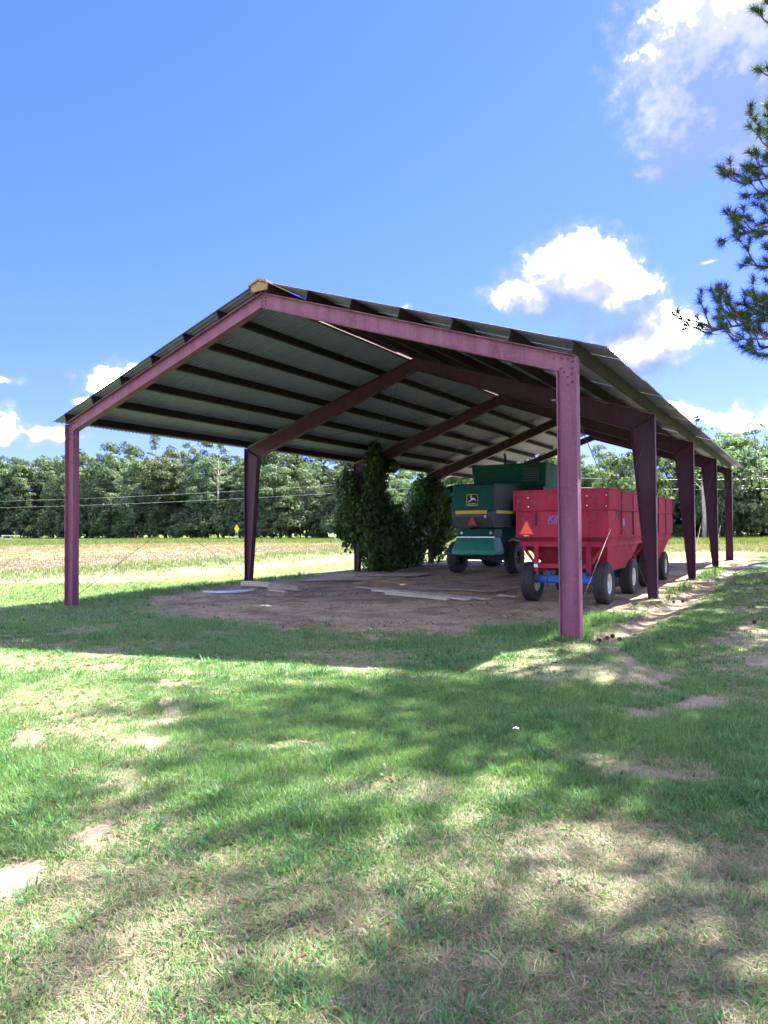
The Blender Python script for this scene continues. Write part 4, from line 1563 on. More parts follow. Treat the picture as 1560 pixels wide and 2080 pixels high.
    V, F = leaf_quads(rs2, P, np.tile([0, 0, 1.0], (260, 1)), 0.35)
    plant('pale_trunk_tree', (mb.mesh('trunk', M['palebark'], True, False), mesh_np('crown', V, F, M['leaf_pale'])), (gx_, gy_, gz(gx_, gy_)), 0, 1.0, 'slim pale trunked tree seen between the third and fourth right posts', 'tree', None)
    # bare white snag and its limbs in the left wood
    mb = MB()
    mb.tube([(0, 0, 0), (0.1, 0, 6), (-0.1, 0, 11), (0.2, 0, 14.2)], [0.24, 0.2, 0.15, 0.04], 8)
    for k in range(11):
        z = rs2.uniform(9.5, 13.6)
        a = rs2.uniform(0, 6.28)
        L = rs2.uniform(1.0, 2.4)
        mb.tube(limb_path(rs2, (0, 0, z), (math.cos(a) * L, math.sin(a) * L, z + L * 0.8)), [0.06, 0.05, 0.04, 0.025, 0.01], 5)
    gx_, gy_ = far_ground(443, 133)
    sn = thing('dead_tree', 'pale bare dead tree among the leafy crowns left of the second left post', 'tree', (gx_, gy_, gz(gx_, gy_)))
    mb.build('trunk', M['palebark'], sn, True, 0, False)


build_wood()


# ------------------------------------------------------------------ pines by the yard
def pine_tufts(rs, pos, axes, n_needle, length, width):
    n = len(pos)
    ax = np.repeat(axes, n_needle, 0)
    p = np.repeat(pos, n_needle, 0)
    d = ax * rs.uniform(0.1, 1.0, (n * n_needle, 1)) + rand_unit(rs, n * n_needle) * 0.75
    d /= np.linalg.norm(d, axis=1, keepdims=True)
    base = p - ax * rs.uniform(0.0, 0.10, (n * n_needle, 1)) * (length / 0.13)
    L = length * rs.uniform(0.7, 1.15, (n * n_needle, 1))
    w = np.cross(d, rand_unit(rs, n * n_needle))
    w /= np.linalg.norm(w, axis=1, keepdims=True) + 1e-9
    V = np.empty((n * n_needle, 3, 3))
    V[:, 0] = base - w * width
    V[:, 1] = base + w * width
    V[:, 2] = base + d * L
    return V.reshape(-1, 3), np.arange(n * n_needle * 3).reshape(-1, 3)


def branch(rs, mb, p, q, r0, tufts, twigs=7, twig_len=0.7, spread=0.8, tips=3, t0=0.28):
    """a limb with side twigs; collects tuft positions and axes"""
    p = np.array(p, float)
    q = np.array(q, float)
    path = limb_path(rs, p, q, 0.06, 7)
    mb.tube(path, [r0 * (1 - 0.85 * i / 6.0) for i in range(7)], 6, False)
    L = np.linalg.norm(q - p)
    D = (q - p) / L
    for k in range(twigs):
        t = t0 + (1 - t0) * (k + 1.0) / twigs
        f = t * 6
        i = min(int(f), 5)
        b = np.array(path[i]) + (np.array(path[i + 1]) - np.array(path[i])) * (f - i)
        side = rand_unit(rs, 1)[0]
        side -= D * side.dot(D)
        side[2] = side[2] * 0.6 + 0.25
        side /= np.linalg.norm(side) + 1e-9
        d = D * rs.uniform(0.5, 1.0) + side * spread
        d /= np.linalg.norm(d)
        tl = twig_len * rs.uniform(0.5, 1.1) * (1.15 - 0.55 * t)
        e = b + d * tl + np.array([0, 0, 0.12 * tl])
        mb.tube([b, b + (e - b) * 0.5 + np.array([0, 0, -0.02]), e], [0.012, 0.009, 0.006], 5, False)
        for j in range(tips):
            s = 0.45 + 0.55 * (j + 1.0) / tips
            dj = d + rand_unit(rs, 1)[0] * 0.55 + np.array([0, 0, 0.35])
            dj /= np.linalg.norm(dj)
            bj = b + (e - b) * s
            ej = bj + dj * rs.uniform(0.06, 0.22)
            mb.tube([bj, ej], [0.006, 0.005], 4, False)
            tufts.append((ej, dj))
    tufts.append((q, D))


def build_pines():
    rs = np.random.RandomState(29)

    def finish(root, mb, tufts, nn, length, width):
        mb.build('trunk', M['pine_bark'], root, True, 0, False)
        P = np.array([a for a, b in tufts])
        A = np.array([b for a, b in tufts])
        V, F = pine_tufts(rs, P, A, nn, length, width)
        o = obj('crown', mesh_np('crown', V, F, M['needles']), root)
        return o
    # the pine whose branch tips hang into the frame at the right
    TX, TY = 17.9, 1.0
    g = gz(TX, TY)
    pine = thing('pine_tree', 'pine tree whose dark needled branch tips hang in at the right edge', 'tree', (0, 0, 0), 0, 'pines beside the yard')
    mb = MB()
    mb.tube([(TX, TY, g - 0.3), (TX, TY, 4), (TX + 0.1, TY, 8.5), (TX, TY + 0.1, 14.0)], [0.27, 0.23, 0.17, 0.03], 10)
    tufts = []
    vis = [((1424, 676), 8.6, 3.0, 16, 0.75), ((1470, 640), 8.9, 3.2, 10, 0.6), ((1478, 690), 8.4, 2.9, 8, 0.5), ((1535, 705), 8.8, 3.0, 9, 0.6), ((1530, 722), 8.2, 2.7, 6, 0.5),
           ((1486, 476), 8.8, 4.3, 10, 0.55), ((1522, 470), 8.6, 4.2, 8, 0.5), ((1528, 540), 8.4, 3.8, 8, 0.5), ((1545, 615), 8.7, 3.4, 7, 0.5),
           ((1497, 372), 8.9, 5.0, 10, 0.55), ((1535, 392), 8.6, 4.8, 9, 0.5), ((1543, 262), 8.9, 5.8, 8, 0.5), ((1552, 300), 8.5, 5.5, 6, 0.45), ((1553, 48), 9.0, 7.3, 7, 0.45), ((1575, 160), 8.9, 6.5, 7, 0.5), ((1565, 330), 8.8, 5.2, 8, 0.5)]
    for (px, d, z0, tw, tl) in vis:
        q = at(px[0] + 10, px[1], d)
        branch(rs, mb, (TX, TY, z0 + g), tuple(q), 0.05, tufts, int(tw * 1.9), tl * 0.85, 0.75, 3, 0.48)
    nvis = len(tufts)
    for k in range(105):
        z = rs.uniform(3.6, 13.3)
        a = rs.uniform(0, 6.28)
        rr = (4.3 * (1 - ((z - 3.0) / 11.5) ** 1.6) + 0.4) * rs.uniform(0.75, 1.05)
        if z > 7.5 and math.cos(a) < 0.1 and math.sin(a) < 0.5:
            rr = min(rr, 2.0)
        q = np.array([TX + math.cos(a) * rr, TY + math.sin(a) * rr, z + 0.25 * rr + g])
        # keep what the photo shows as open sky clear
        v = Vector(q) - CAM
        dep = v.dot(CF)
        if dep > 0.5:
            sx = 780 + FPX * v.dot(CR) / dep
            if sx < 1640:
                continue
        branch(rs, mb, (TX, TY, z + g), tuple(q), 0.05, tufts, 9, 0.9, 0.9, 3)
    finish(pine, mb, tufts, 90, 0.115, 0.0034)

    # taller pines standing along the yard, out of frame, that shade the lawn
    for (tx, ty, H, zlo, rad, nb, label) in ((15.9, 5.0, 15.9, 10.2, 4.2, 74, 'tall pine beside the yard, nearest behind the overhanging pine'),
                                              (15.5, 13.2, 18.0, 7.0, 3.9, 120, 'tall pine beside the middle of the shed, off the right edge'),
                                              (15.7, 22.5, 18.0, 7.0, 3.9, 120, 'tall pine beside the far end of the shed, off the right edge'),
                                              (16.2, 31.5, 18.0, 6.5, 3.9, 100, 'tall pine beyond the shed, off the right edge'),
                                              (15.7, 9.0, 17.0, 7.5, 3.4, 80, 'pine standing between the two nearest tall pines, off the right edge'),
                                              (15.8, 17.9, 17.0, 7.5, 3.4, 80, 'pine standing between the two tall pines beside the shed, off the right edge')):
        g = gz(tx, ty)
        root = thing('pine_tree', label, 'tree', (0, 0, 0), 0, 'pines beside the yard')
        mb = MB()
        mb.tube([(tx, ty, g - 0.3), (tx, ty, 6), (tx + 0.1, ty, 12), (tx, ty + 0.1, H)], [0.3, 0.25, 0.19, 0.03], 10)
        tufts = []
        for k in range(nb):
            z = rs.uniform(zlo, H - 0.6)
            a = rs.uniform(0, 6.28)
            t = (z - zlo) / (H - zlo)
            rr = rad * (0.55 + 0.9 * t - 1.25 * t * t) * rs.uniform(0.85, 1.3) + 0.4
            q = np.array([tx + math.cos(a) * rr, ty + math.sin(a) * rr, z + 0.15 * rr])
            v = Vector(q) - CAM
            dep = v.dot(CF)
            sx = 780 + FPX * v.dot(CR) / dep
            sy = 1040 - FPX * v.dot(CU) / dep
            if sx < 1630 and sy > -70:
                continue
            branch(rs, mb, (tx, ty, z), tuple(q), 0.05, tufts, 8, 1.0, 0.9, 3)
        finish(root, mb, tufts, 22, 0.24, 0.008 if ty < 8 else 0.013)


build_pines()


# ------------------------------------------------------------------ vines on the left posts
def build_vine(label, px, py, top, stems, blobs, per, seed, group):
    rs = np.random.RandomState(seed)
    root = thing('climbing_vine', label, 'vine', (px, py, gz(px, py)), 0, group)
    z0 = gz(px, py)
    mb = MB()
    for (a, b) in stems:
        mb.tube(limb_path(rs, (a[0] - px, a[1] - py, 0), (b[0] - px, b[1] - py, b[2] - z0), 0.07, 6), [0.035, 0.03, 0.025, 0.02, 0.015, 0.008], 6)
    mb.build('stem', M['vine_stem'], root, True, 0, False)
    Ps = []
    Ns = []
    for (c, r) in blobs:
        c = np.array(c, float) - np.array([px, py, z0])
        r = np.array(r, float)
        k = int(per * (r[0] * r[2] + r[1] * r[2] + r[0] * r[1]))
        d = rand_unit(rs, k)
        # uneven drapery: radius varies with direction
        bump = 0.55 + 0.57 * np.sqrt(rs.rand(k, 1))
        lob = 1.0 + 0.16 * np.sin(d[:, :1] * 5 + c[2]) * np.cos(d[:, 2:3] * 6 + c[1])
        p = c + d * r * bump * lob
        keep = p[:, 2] > 0.02
        Ps.append(p[keep])
        n = d / r
        n /= np.linalg.norm(n, axis=1, keepdims=True)
        Ns.append(n[keep] + np.array([0, 0, 0.35]))
    V, F = leaf_quads(rs, np.concatenate(Ps), np.concatenate(Ns), 0.15, 0.75, 1.15)
    o = obj('foliage', mesh_np('foliage', V, F, M['vine']), root)
    tag(o, kind='stuff')
    return root


build_vine('tall leafy vine smothering the third left post up to the roof', 0.1, 12.3, 5.4,
           [((0.1, 12.1), (0.2, 12.3, 3.9)), ((0.3, 12.6), (0.6, 13.0, 4.5)), ((0.2, 12.9), (0.4, 13.4, 3.0)), ((0.0, 12.4), (-0.3, 12.0, 3.2))],
           [((-0.2, 12.2, 2.5), (0.62, 0.6, 1.4)), ((-0.35, 12.2, 3.35), (0.4, 0.5, 0.6)), ((0.55, 12.5, 2.2), (0.6, 0.65, 2.15)), ((0.75, 12.45, 3.7), (0.42, 0.45, 0.85)),
            ((0.92, 12.2, 4.1), (0.34, 0.36, 0.5)), ((1.25, 11.75, 4.2), (0.25, 0.35, 0.35)), ((1.45, 11.3, 4.62), (0.16, 0.25, 0.2)), ((-0.6, 12.1, 1.9), (0.28, 0.4, 0.5)), ((1.0, 12.9, 1.3), (0.55, 0.6, 1.25)), ((1.35, 12.6, 4.05), (0.3, 0.2, 0.25))], 1150, 3, 'vines grown over the left posts')
build_vine('low vine thicket sprawling between the third and fourth left posts', 0.3, 15.2, 2.5,
           [((0.3, 14.6), (0.4, 14.4, 2.0)), ((0.2, 15.6), (0.1, 16.2, 1.8)), ((0.5, 15.0), (0.9, 15.3, 1.4))],
           [((0.35, 14.4, 1.1), (0.7, 1.1, 1.35)), ((0.25, 15.7, 0.95), (0.65, 1.0, 1.15)), ((0.2, 16.6, 1.5), (0.5, 0.8, 1.3))], 1000, 5, 'vines grown over the left posts')
build_vine('leafy vine wrapping the fourth left post behind the thicket', 0.1, 18.2, 4.2,
           [((0.1, 18.0), (0.2, 18.2, 3.9)), ((0.3, 18.6), (0.3, 19.0, 3.4)), ((0.0, 17.7), (-0.1, 17.3, 2.8))],
           [((0.0, 17.8, 2.4), (0.7, 0.8, 1.5)), ((0.1, 18.3, 3.3), (0.6, 0.75, 0.85)), ((0.1, 19.4, 2.3), (0.6, 1.0, 1.2)), ((0.15, 20.6, 2.4), (0.45, 0.8, 0.9)), ((0.3, 18.6, 1.2), (0.4, 0.5, 0.9))], 850, 7, 'vines grown over the left posts')


# ------------------------------------------------------------------ boards and scrap on the shed floor
def plank(label, p, q, w, h, mat, name='plank', lift=0.012, tilt=0.0, seed=0):
    rs = random.Random(seed)
    p = Vector((p[0], p[1], gz(*p) + lift + h / 2))
    q = Vector((q[0], q[1], gz(*q) + lift + h / 2 + tilt))
    c = (p + q) / 2
    d = q - p
    L = d.length
    mb = MB()
    n = 6
    V = []
    F = []
    for i in range(n):
        t = i / (n - 1.0)
        bow = 0.012 * math.sin(t * math.pi) * rs.uniform(0.4, 1)
        jy = rs.uniform(-0.006, 0.006)
        for (a, b) in ((-1, -1), (1, -1), (1, 1), (-1, 1)):
            V.append(((t - 0.5) * L, a * w / 2 + jy, b * h / 2 + bow))
    for i in range(n - 1):
        for k in range(4):
            F.append((i * 4 + k, i * 4 + (k + 1) % 4, (i + 1) * 4 + (k + 1) % 4, (i + 1) * 4 + k))
    F += [(3, 2, 1, 0), ((n - 1) * 4, (n - 1) * 4 + 1, (n - 1) * 4 + 2, (n - 1) * 4 + 3)]
    o = mb.add(V, F).build(name, mat, None, False, 0.004)
    o.location = c
    o.rotation_euler = d.to_track_quat('X', 'Z').to_euler()
    return tag(o, label, 'plank', 'boards lying on the shed floor')


plank('pale timber beam lying beside the second left post', (0.55, 5.35), (2.35, 5.0), 0.20, 0.13, M['plank2'], 'timber_beam', 0.02, 0, 1)
plank('grey timber beam butted against the end of the pale beam by the second left post', (2.05, 4.78), (3.25, 4.62), 0.19, 0.14, M['plank'], 'timber_beam', 0.02, 0, 2)
plank('thin plank in front of the grey timber beam by the second left post', (2.45, 4.32), (3.2, 4.05), 0.10, 0.045, M['plank2'], 'plank', 0.01, 0, 3)
plank('long grey plank, rearmost of the bundle on the dirt in front of the combine', (4.2, 5.95), (8.75, 4.25), 0.20, 0.05, M['plank'], 'plank', 0.012, 0, 4)
plank('long pale plank, middle of the bundle on the dirt in front of the combine', (5.2, 5.15), (8.35, 4.05), 0.17, 0.05, M['plank2'], 'plank', 0.012, 0, 5)
plank('pale split plank, nearest of the bundle on the dirt in front of the combine', (5.9, 4.6), (7.95, 3.85), 0.10, 0.055, M['plank2'], 'plank', 0.015, 0, 6)
plank('short grey plank with dark end beside the wagon wheel', (8.6, 5.2), (9.1, 5.1), 0.12, 0.05, M['plank'], 'plank', 0.012, 0, 7)


def flat_sheet(name, label, cx, cy, w, d, rz, mat, thick=0.02, seed=0, cat='board', warp=0.02):
    rs = np.random.RandomState(seed)
    nx, ny = 9, 7
    V = []
    for t in (0, 1):
        for i in range(nx):
            for j in range(ny):
                u = (i / (nx - 1.0) - 0.5) * w * (1 + 0.0)
                v = (j / (ny - 1.0) - 0.5) * d
                x = cx + u * math.cos(rz) - v * math.sin(rz)
                y = cy + u * math.sin(rz) + v * math.cos(rz)
                V.append((x - cx, y - cy, gz(x, y) + 0.012 + t * thick + warp * math.sin(u * 2.1 + seed) * math.cos(v * 1.7 + seed) + warp))
    o2 = nx * ny
    F = []
    for i in range(nx - 1):
        for j in range(ny - 1):
            a = i * ny + j
            F.append((a, a + 1, a + ny + 1, a + ny))
            F.append((o2 + a, o2 + a + ny, o2 + a + ny + 1, o2 + a + 1))
    ring = [i * ny for i in range(nx)] + [(nx - 1) * ny + j for j in range(1, ny)] + [i * ny + ny - 1 for i in range(nx - 2, -1, -1)] + [j for j in range(ny - 2, 0, -1)]
    for k in range(len(ring)):
        a, b = ring[k], ring[(k + 1) % len(ring)]
        F.append((a, b, o2 + b, o2 + a))
    o = MB().add(V, F).build(name, mat, None, False)
    o.location = (cx, cy, 0)
    return tag(o, label, cat, 'boards lying on the shed floor')


flat_sheet('flat_board', 'grey weathered flat board on the dirt near the third left post', 2.1, 8.2, 2.3, 1.2, 0.25, M['slab'], 0.02, 1)
flat_sheet('flat_board', 'grey weathered flat board lying in front of the combine wheel', 2.6, 10.6, 2.4, 1.2, 0.1, M['slab'], 0.02, 3)
flat_sheet('flat_board', 'dark grey flat board on the dirt left of the wagon', 7.3, 6.6, 2.2, 1.1, -0.2, M['slab'], 0.02, 4)

def scrap_sheet():
    """curled white sheet lying in the grass at the dirt edge"""
    n = 14
    V = []
    F = []
    p = Vector((1.35, 2.95, 0))
    q = Vector((2.30, 3.85, 0))
    d = q - p
    s = Vector((-d.y, d.x, 0)).normalized()
    for i in range(n):
        t = i / (n - 1.0)
        w = 0.34 * math.sin(math.pi * (0.06 + 0.88 * t)) ** 0.7
        c = p + d * t
        lift = 0.025 + 0.035 * (2 * t - 1) ** 2
        for (k, e) in ((-0.5, 0.0), (0.5, 0.035)):
            x, y = c.x + s.x * w * k, c.y + s.y * w * k
            V.append((x, y, gz(x, y) + lift + e))
        for (k, e) in ((-0.5, 0.0), (0.5, 0.035)):
            x, y = c.x + s.x * w * k, c.y + s.y * w * k
            V.append((x, y, gz(x, y) + lift + e + 0.006))
    for i in range(n - 1):
        a, b = i * 4, (i + 1) * 4
        F += [(a, a + 1, b + 1, b), (a + 2, b + 2, b + 3, a + 3), (a, b, b + 2, a + 2), (a + 1, a + 3, b + 3, b + 1)]
    F += [(0, 2, 3, 1), ((n - 1) * 4, (n - 1) * 4 + 1, (n - 1) * 4 + 3, (n - 1) * 4 + 2)]
    o = MB().add(V, F).build('scrap_sheet', M['scrap'], None, True)
    tag(o, 'curled white scrap sheet lying at the edge of the dirt near the second left post', 'scrap')


scrap_sheet()


def straw_heap(label, cx, cy, r, h, seed):
    rs = np.random.RandomState(seed)
    n = 700
    a = rs.uniform(0, 6.28, n)
    q = np.sqrt(rs.rand(n)) * r
    x = cx + q * np.cos(a) * 1.3
    y = cy + q * np.sin(a)
    z = ground_z(x, y) + h * np.exp(-(q / r * 1.5) ** 2) * rs.uniform(0.4, 1.0, n)
    P = np.stack([x, y, z], -1)
    d = rand_unit(rs, n) * np.array([1, 1, 0.25]) * rs.uniform(0.03, 0.10, (n, 1))
    w = np.cross(d, rand_unit(rs, n))
    w = w / (np.linalg.norm(w, axis=1, keepdims=True) + 1e-9) * 0.006
    V = np.stack([P - d - w, P - d + w, P + d], 1).reshape(-1, 3)
    o = obj('straw_heap', mesh_np('straw_heap', V, np.arange(n * 3).reshape(-1, 3), M['nest']))
    return tag(o, label, 'straw', None, 'stuff')


straw_heap('small heap of brown straw on the dirt left of the plank bundle', 3.9, 7.4, 0.55, 0.16, 2)
straw_heap('scattered brown straw on the dirt near the wagon tyre', 7.9, 5.9, 1.0, 0.10, 3)


# pine cones and bits by the front right post
def build_cones():
    mb = MB()
    for ring in range(6):
        t = ring / 5.0
        r = 0.030 * math.sin(math.pi * (0.15 + 0.75 * t)) ** 0.7
        for k in range(7):
            a = 6.283 * (k + 0.5 * (ring % 2)) / 7
            c = Vector((math.cos(a) * r, math.sin(a) * r, 0.07 * t))
            o = Vector((math.cos(a), math.sin(a), 0.3)) * 0.014
            s = Vector((-math.sin(a), math.cos(a), 0)) * 0.010
            mb.add([c * 0.4, c - s, c + o, c + s, c + Vector((0, 0, 0.012))], [(0, 1, 2, 3), (1, 4, 2), (2, 4, 3), (0, 4, 1), (0, 3, 4)])
    me = mb.mesh('pine_cone', M['cone'])
    spots = [(12.22, 0.60, 'dark pine cone on the sandy soil just right of the front right post'), (12.48, 0.12, 'dark pine cone farthest forward in the sandy wash by the front right post'),
             (12.28, -0.10, 'dark pine cone at the grass edge in front of the front right post'), (12.20, 0.78, 'dark pine cone, left of the pair in the wash by the front right post'),
             (11.95, 2.5, 'dark pine cone in the dirt between the first two right posts'), (12.3, 5.9, 'dark pine cone in the dirt beside the second right post'),
             (12.42, 6.3, 'dark pine cone in the ditch beside the second right post'), (14.05, 2.8, 'dark pine cone on the dry sandy patch at the right edge')]
    rs = random.Random(2)
    for (x, y, lab) in spots:
        o = obj('pine_cone', me)
        o.location = (x, y, gz(x, y) + 0.022)
        o.rotation_euler = (1.45, rs.uniform(-0.2, 0.2), rs.uniform(0, 6))
        o.scale = (0.85, 0.85, 0.85)
        tag(o, lab, 'pine cone', 'pine cones by the right posts')
    # scrap of paper in the lawn
    p = CAM + ray(1048, 1492) * (1.62 / -ray(1048, 1492).z)
    mb = MB()
    V = [(-0.032, -0.010, 0.0), (0.0, -0.014, 0.012), (0.032, -0.006, 0.004), (0.028, 0.012, 0.01), (0.0, 0.010, 0.02), (-0.03, 0.012, 0.008)]
    V += [(a, b, c - 0.003) for a, b, c in V]
    F = [(0, 1, 4, 5), (1, 2, 3, 4), (6, 11, 10, 7), (7, 10, 9, 8), (0, 6, 7, 1), (1, 7, 8, 2), (2, 8, 9, 3), (3, 9, 10, 4), (4, 10, 11, 5), (5, 11, 6, 0)]
    o = mb.add(V, F).build('paper_scrap', M['white'])
    o.location = (p.x, p.y, gz(p.x, p.y) + 0.05)
    o.scale = (0.75, 0.75, 0.75)
    tag(o, 'tiny crumpled white scrap of paper lying on the lawn', 'litter')


build_cones()


# ------------------------------------------------------------------ roadside things across the field
def build_roadside():
    # yellow diamond sign on two posts
    x, y = far_ground(481, 108)
    g = gz(x, y)
    s = thing('road_sign', 'yellow diamond road sign on two posts at the edge of the wood', 'sign', (x, y, g), R(60))
    MB().prism([(-0.40, 1.75), (0, 1.15), (0.40, 1.75), (0, 2.45)], 'y', -0.02, 0.0).build('sign_plate', M['sign_yellow'], s)
    for xx in (-0.16, 0.16):
        MB().box(xx - 0.035, xx + 0.035, 0.004, 0.06, -0.2, 1.95).build('sign_post', M['wire'], s)
    # white roadside markers
    for (px, d, h, w, lab) in ((694, 106, 1.75, 0.22, 'tall white marker post at the field edge left of the vines'), (681, 107, 0.75, 0.24, 'short white marker post at the field edge left of the vines')):
        x, y = far_ground(px, d)
        g = gz(x, y)
        mb = MB()
        mb.box(-w / 2, w / 2, -0.06, 0.06, -0.2, h)
        mb.prism([(-w / 2, h), (w / 2, h), (0, h + 0.12)], 'y', -0.06, 0.06)
        o = mb.build('marker_post', M['white'], None, bevel=0.01)
        o.location = (x, y, g)
        tag(o, lab, 'post', 'marker posts at the field edge')
    # low pale rail at far left
    x, y = far_ground(22, 162)
    rl = thing('guard_rail', 'low pale rail at the foot of the wood at far left', 'rail', (x, y, gz(x, y)), R(30))
    MB().box(-2.2, 2.2, -0.04, 0.04, 0.55, 0.75).build('rail', M['white'], rl)
    for k in range(3):
        MB().box(-2.0 + 2 * k - 0.07, -2.0 + 2 * k + 0.07, 0.042, 0.16, -0.1, 0.7).build('rail_post', M['white'], rl)
    # power line: poles stand where roof and vines hide them or out of frame
    a = np.array(far_ground(-420, 175))
    b = np.array(far_ground(985, 100))
    c = np.array(far_ground(2350, 80))
    tops = []
    for (p, lab) in ((a, 'wooden utility pole out past the left edge of the field'), (b, 'wooden utility pole standing behind the combine'), (c, 'wooden utility pole out past the right edge')):
        g = gz(*p)
        u = thing('utility_pole', lab, 'pole', (p[0], p[1], g), R(28), 'utility poles along the road')
        MB().tube([(0, 0, -0.5), (0, 0, 9.8)], [0.15, 0.10], 10).build('pole', M['bark'], u, True)
        MB().box(-0.05, 0.05, -1.0, 1.0, 9.2, 9.3).build('cross_arm', M['bark'], u)
        tops.append(np.array([p[0], p[1], g]))
    for (h, nm, lab) in ((9.3, 'power_line', 'upper pale overhead wire crossing in front of the wood'), (8.0, 'power_line', 'lower pale overhead wire crossing in front of the wood')):
        pts = []
        for (p, q) in ((tops[0], tops[1]), (tops[1], tops[2])):
            for k in range(21):
                t = k / 20.0
                if len(pts) and k == 0:
                    continue
                v = p + (q - p) * t
                pts.append((v[0], v[1], v[2] + h - 1.6 * 4 * t * (1 - t)))
        o = MB().tube(pts, 0.022, 5).build(nm, M['wire'], None, True)
        tag(o, lab, 'wire', 'overhead wires')


build_roadside()


# ------------------------------------------------------------------ grass
def wedge_points(rs, n, d0, d1, half=0.60, power=1.0):
    """random ground points in the wedge of yard before the shed, between two distances"""
    d = (d0 ** power + (d1 ** power - d0 ** power) * rs.rand(n)) ** (1.0 / power)
    l = rs.uniform(-half, half, n) * d
    fh = np.array([CF.x, CF.y]) / math.hypot(CF.x, CF.y)
    rh = np.array([fh[1], -fh[0]])
    return CAM.x + fh[0] * d + rh[0] * l, CAM.y + fh[1] * d + rh[1] * l, d


def grow(rs, x, y, h, w, spread, lean, flat, col, per, kite):
    """per blades round each point; kite: bent two-triangle blades, else single triangles"""
    n = len(x) * per

    def rp(v):
        return np.repeat(np.asarray(v, float) * np.ones(len(x)), per)
    a = rs.uniform(0, 6.283, n)
    r = rp(spread) * np.sqrt(rs.rand(n))
    px = np.repeat(x, per) + np.cos(a) * r
    py = np.repeat(y, per) + np.sin(a) * r
    pz = np.repeat(ground_z(x, y), per) - 0.006
    b = a + rs.normal(0, 0.9, n)
    hh = rp(h) * rs.uniform(0.5, 1.2, n)
    fl = rp(flat)
    ln = hh * (rp(lean) * rs.uniform(0.3, 1.3, n) + fl)
    zz = hh * (1 - 0.78 * fl)
    ww = rp(w) * rs.uniform(0.6, 1.3, n)
    dx, dy = np.cos(b), np.sin(b)
    c = np.repeat(col, per, 0) * (0.6 + 0.75 * rs.rand(n, 1) ** 1.3)
    tip = np.stack([px + dx * ln, py + dy * ln, pz + zz * rs.uniform(0.75, 1.0, n)], -1)
    base = np.stack([px, py, pz], -1)
    if kite:
        mid = np.stack([px + dx * ln * 0.3, py + dy * ln * 0.3, pz + zz * 0.55], -1)
        s = np.stack([-dy * ww, dx * ww, np.zeros(n)], -1)
        V = np.stack([base, mid - s, tip, mid + s], 1).reshape(-1, 3)
        F = np.arange(n * 4).reshape(-1, 4)
        F = np.concatenate([F[:, [0, 1, 3]], F[:, [1, 2, 3]]], 0)
        return V, F, np.repeat(c, 4, 0)
    s = np.stack([-dy * ww, dx * ww, np.zeros(n)], -1)
    V = np.stack([base - s, base + s, tip], 1).reshape(-1, 3)
    return V, np.arange(n * 3).reshape(-1, 3), np.repeat(c, 3, 0)


def grass_obj(name, label, cat, parts, mat):
    Vs, Fs, Cs = [], [], []
    o = 0
    for V, F, c in parts:
        Vs.append(V)
        Fs.append(F + o)
        Cs.append(c)
        o += len(V)
    me = mesh_np(name, np.concatenate(Vs), np.concatenate(Fs), mat)
    c = np.concatenate(Cs)
    a = me.attributes.new('tint', 'FLOAT_COLOR', 'POINT')
    a.data.foreach_set('color', np.concatenate([c, np.ones((len(c), 1))], 1).astype(np.float32).ravel())
    return tag(obj(name, me), label, cat, None, 'stuff')


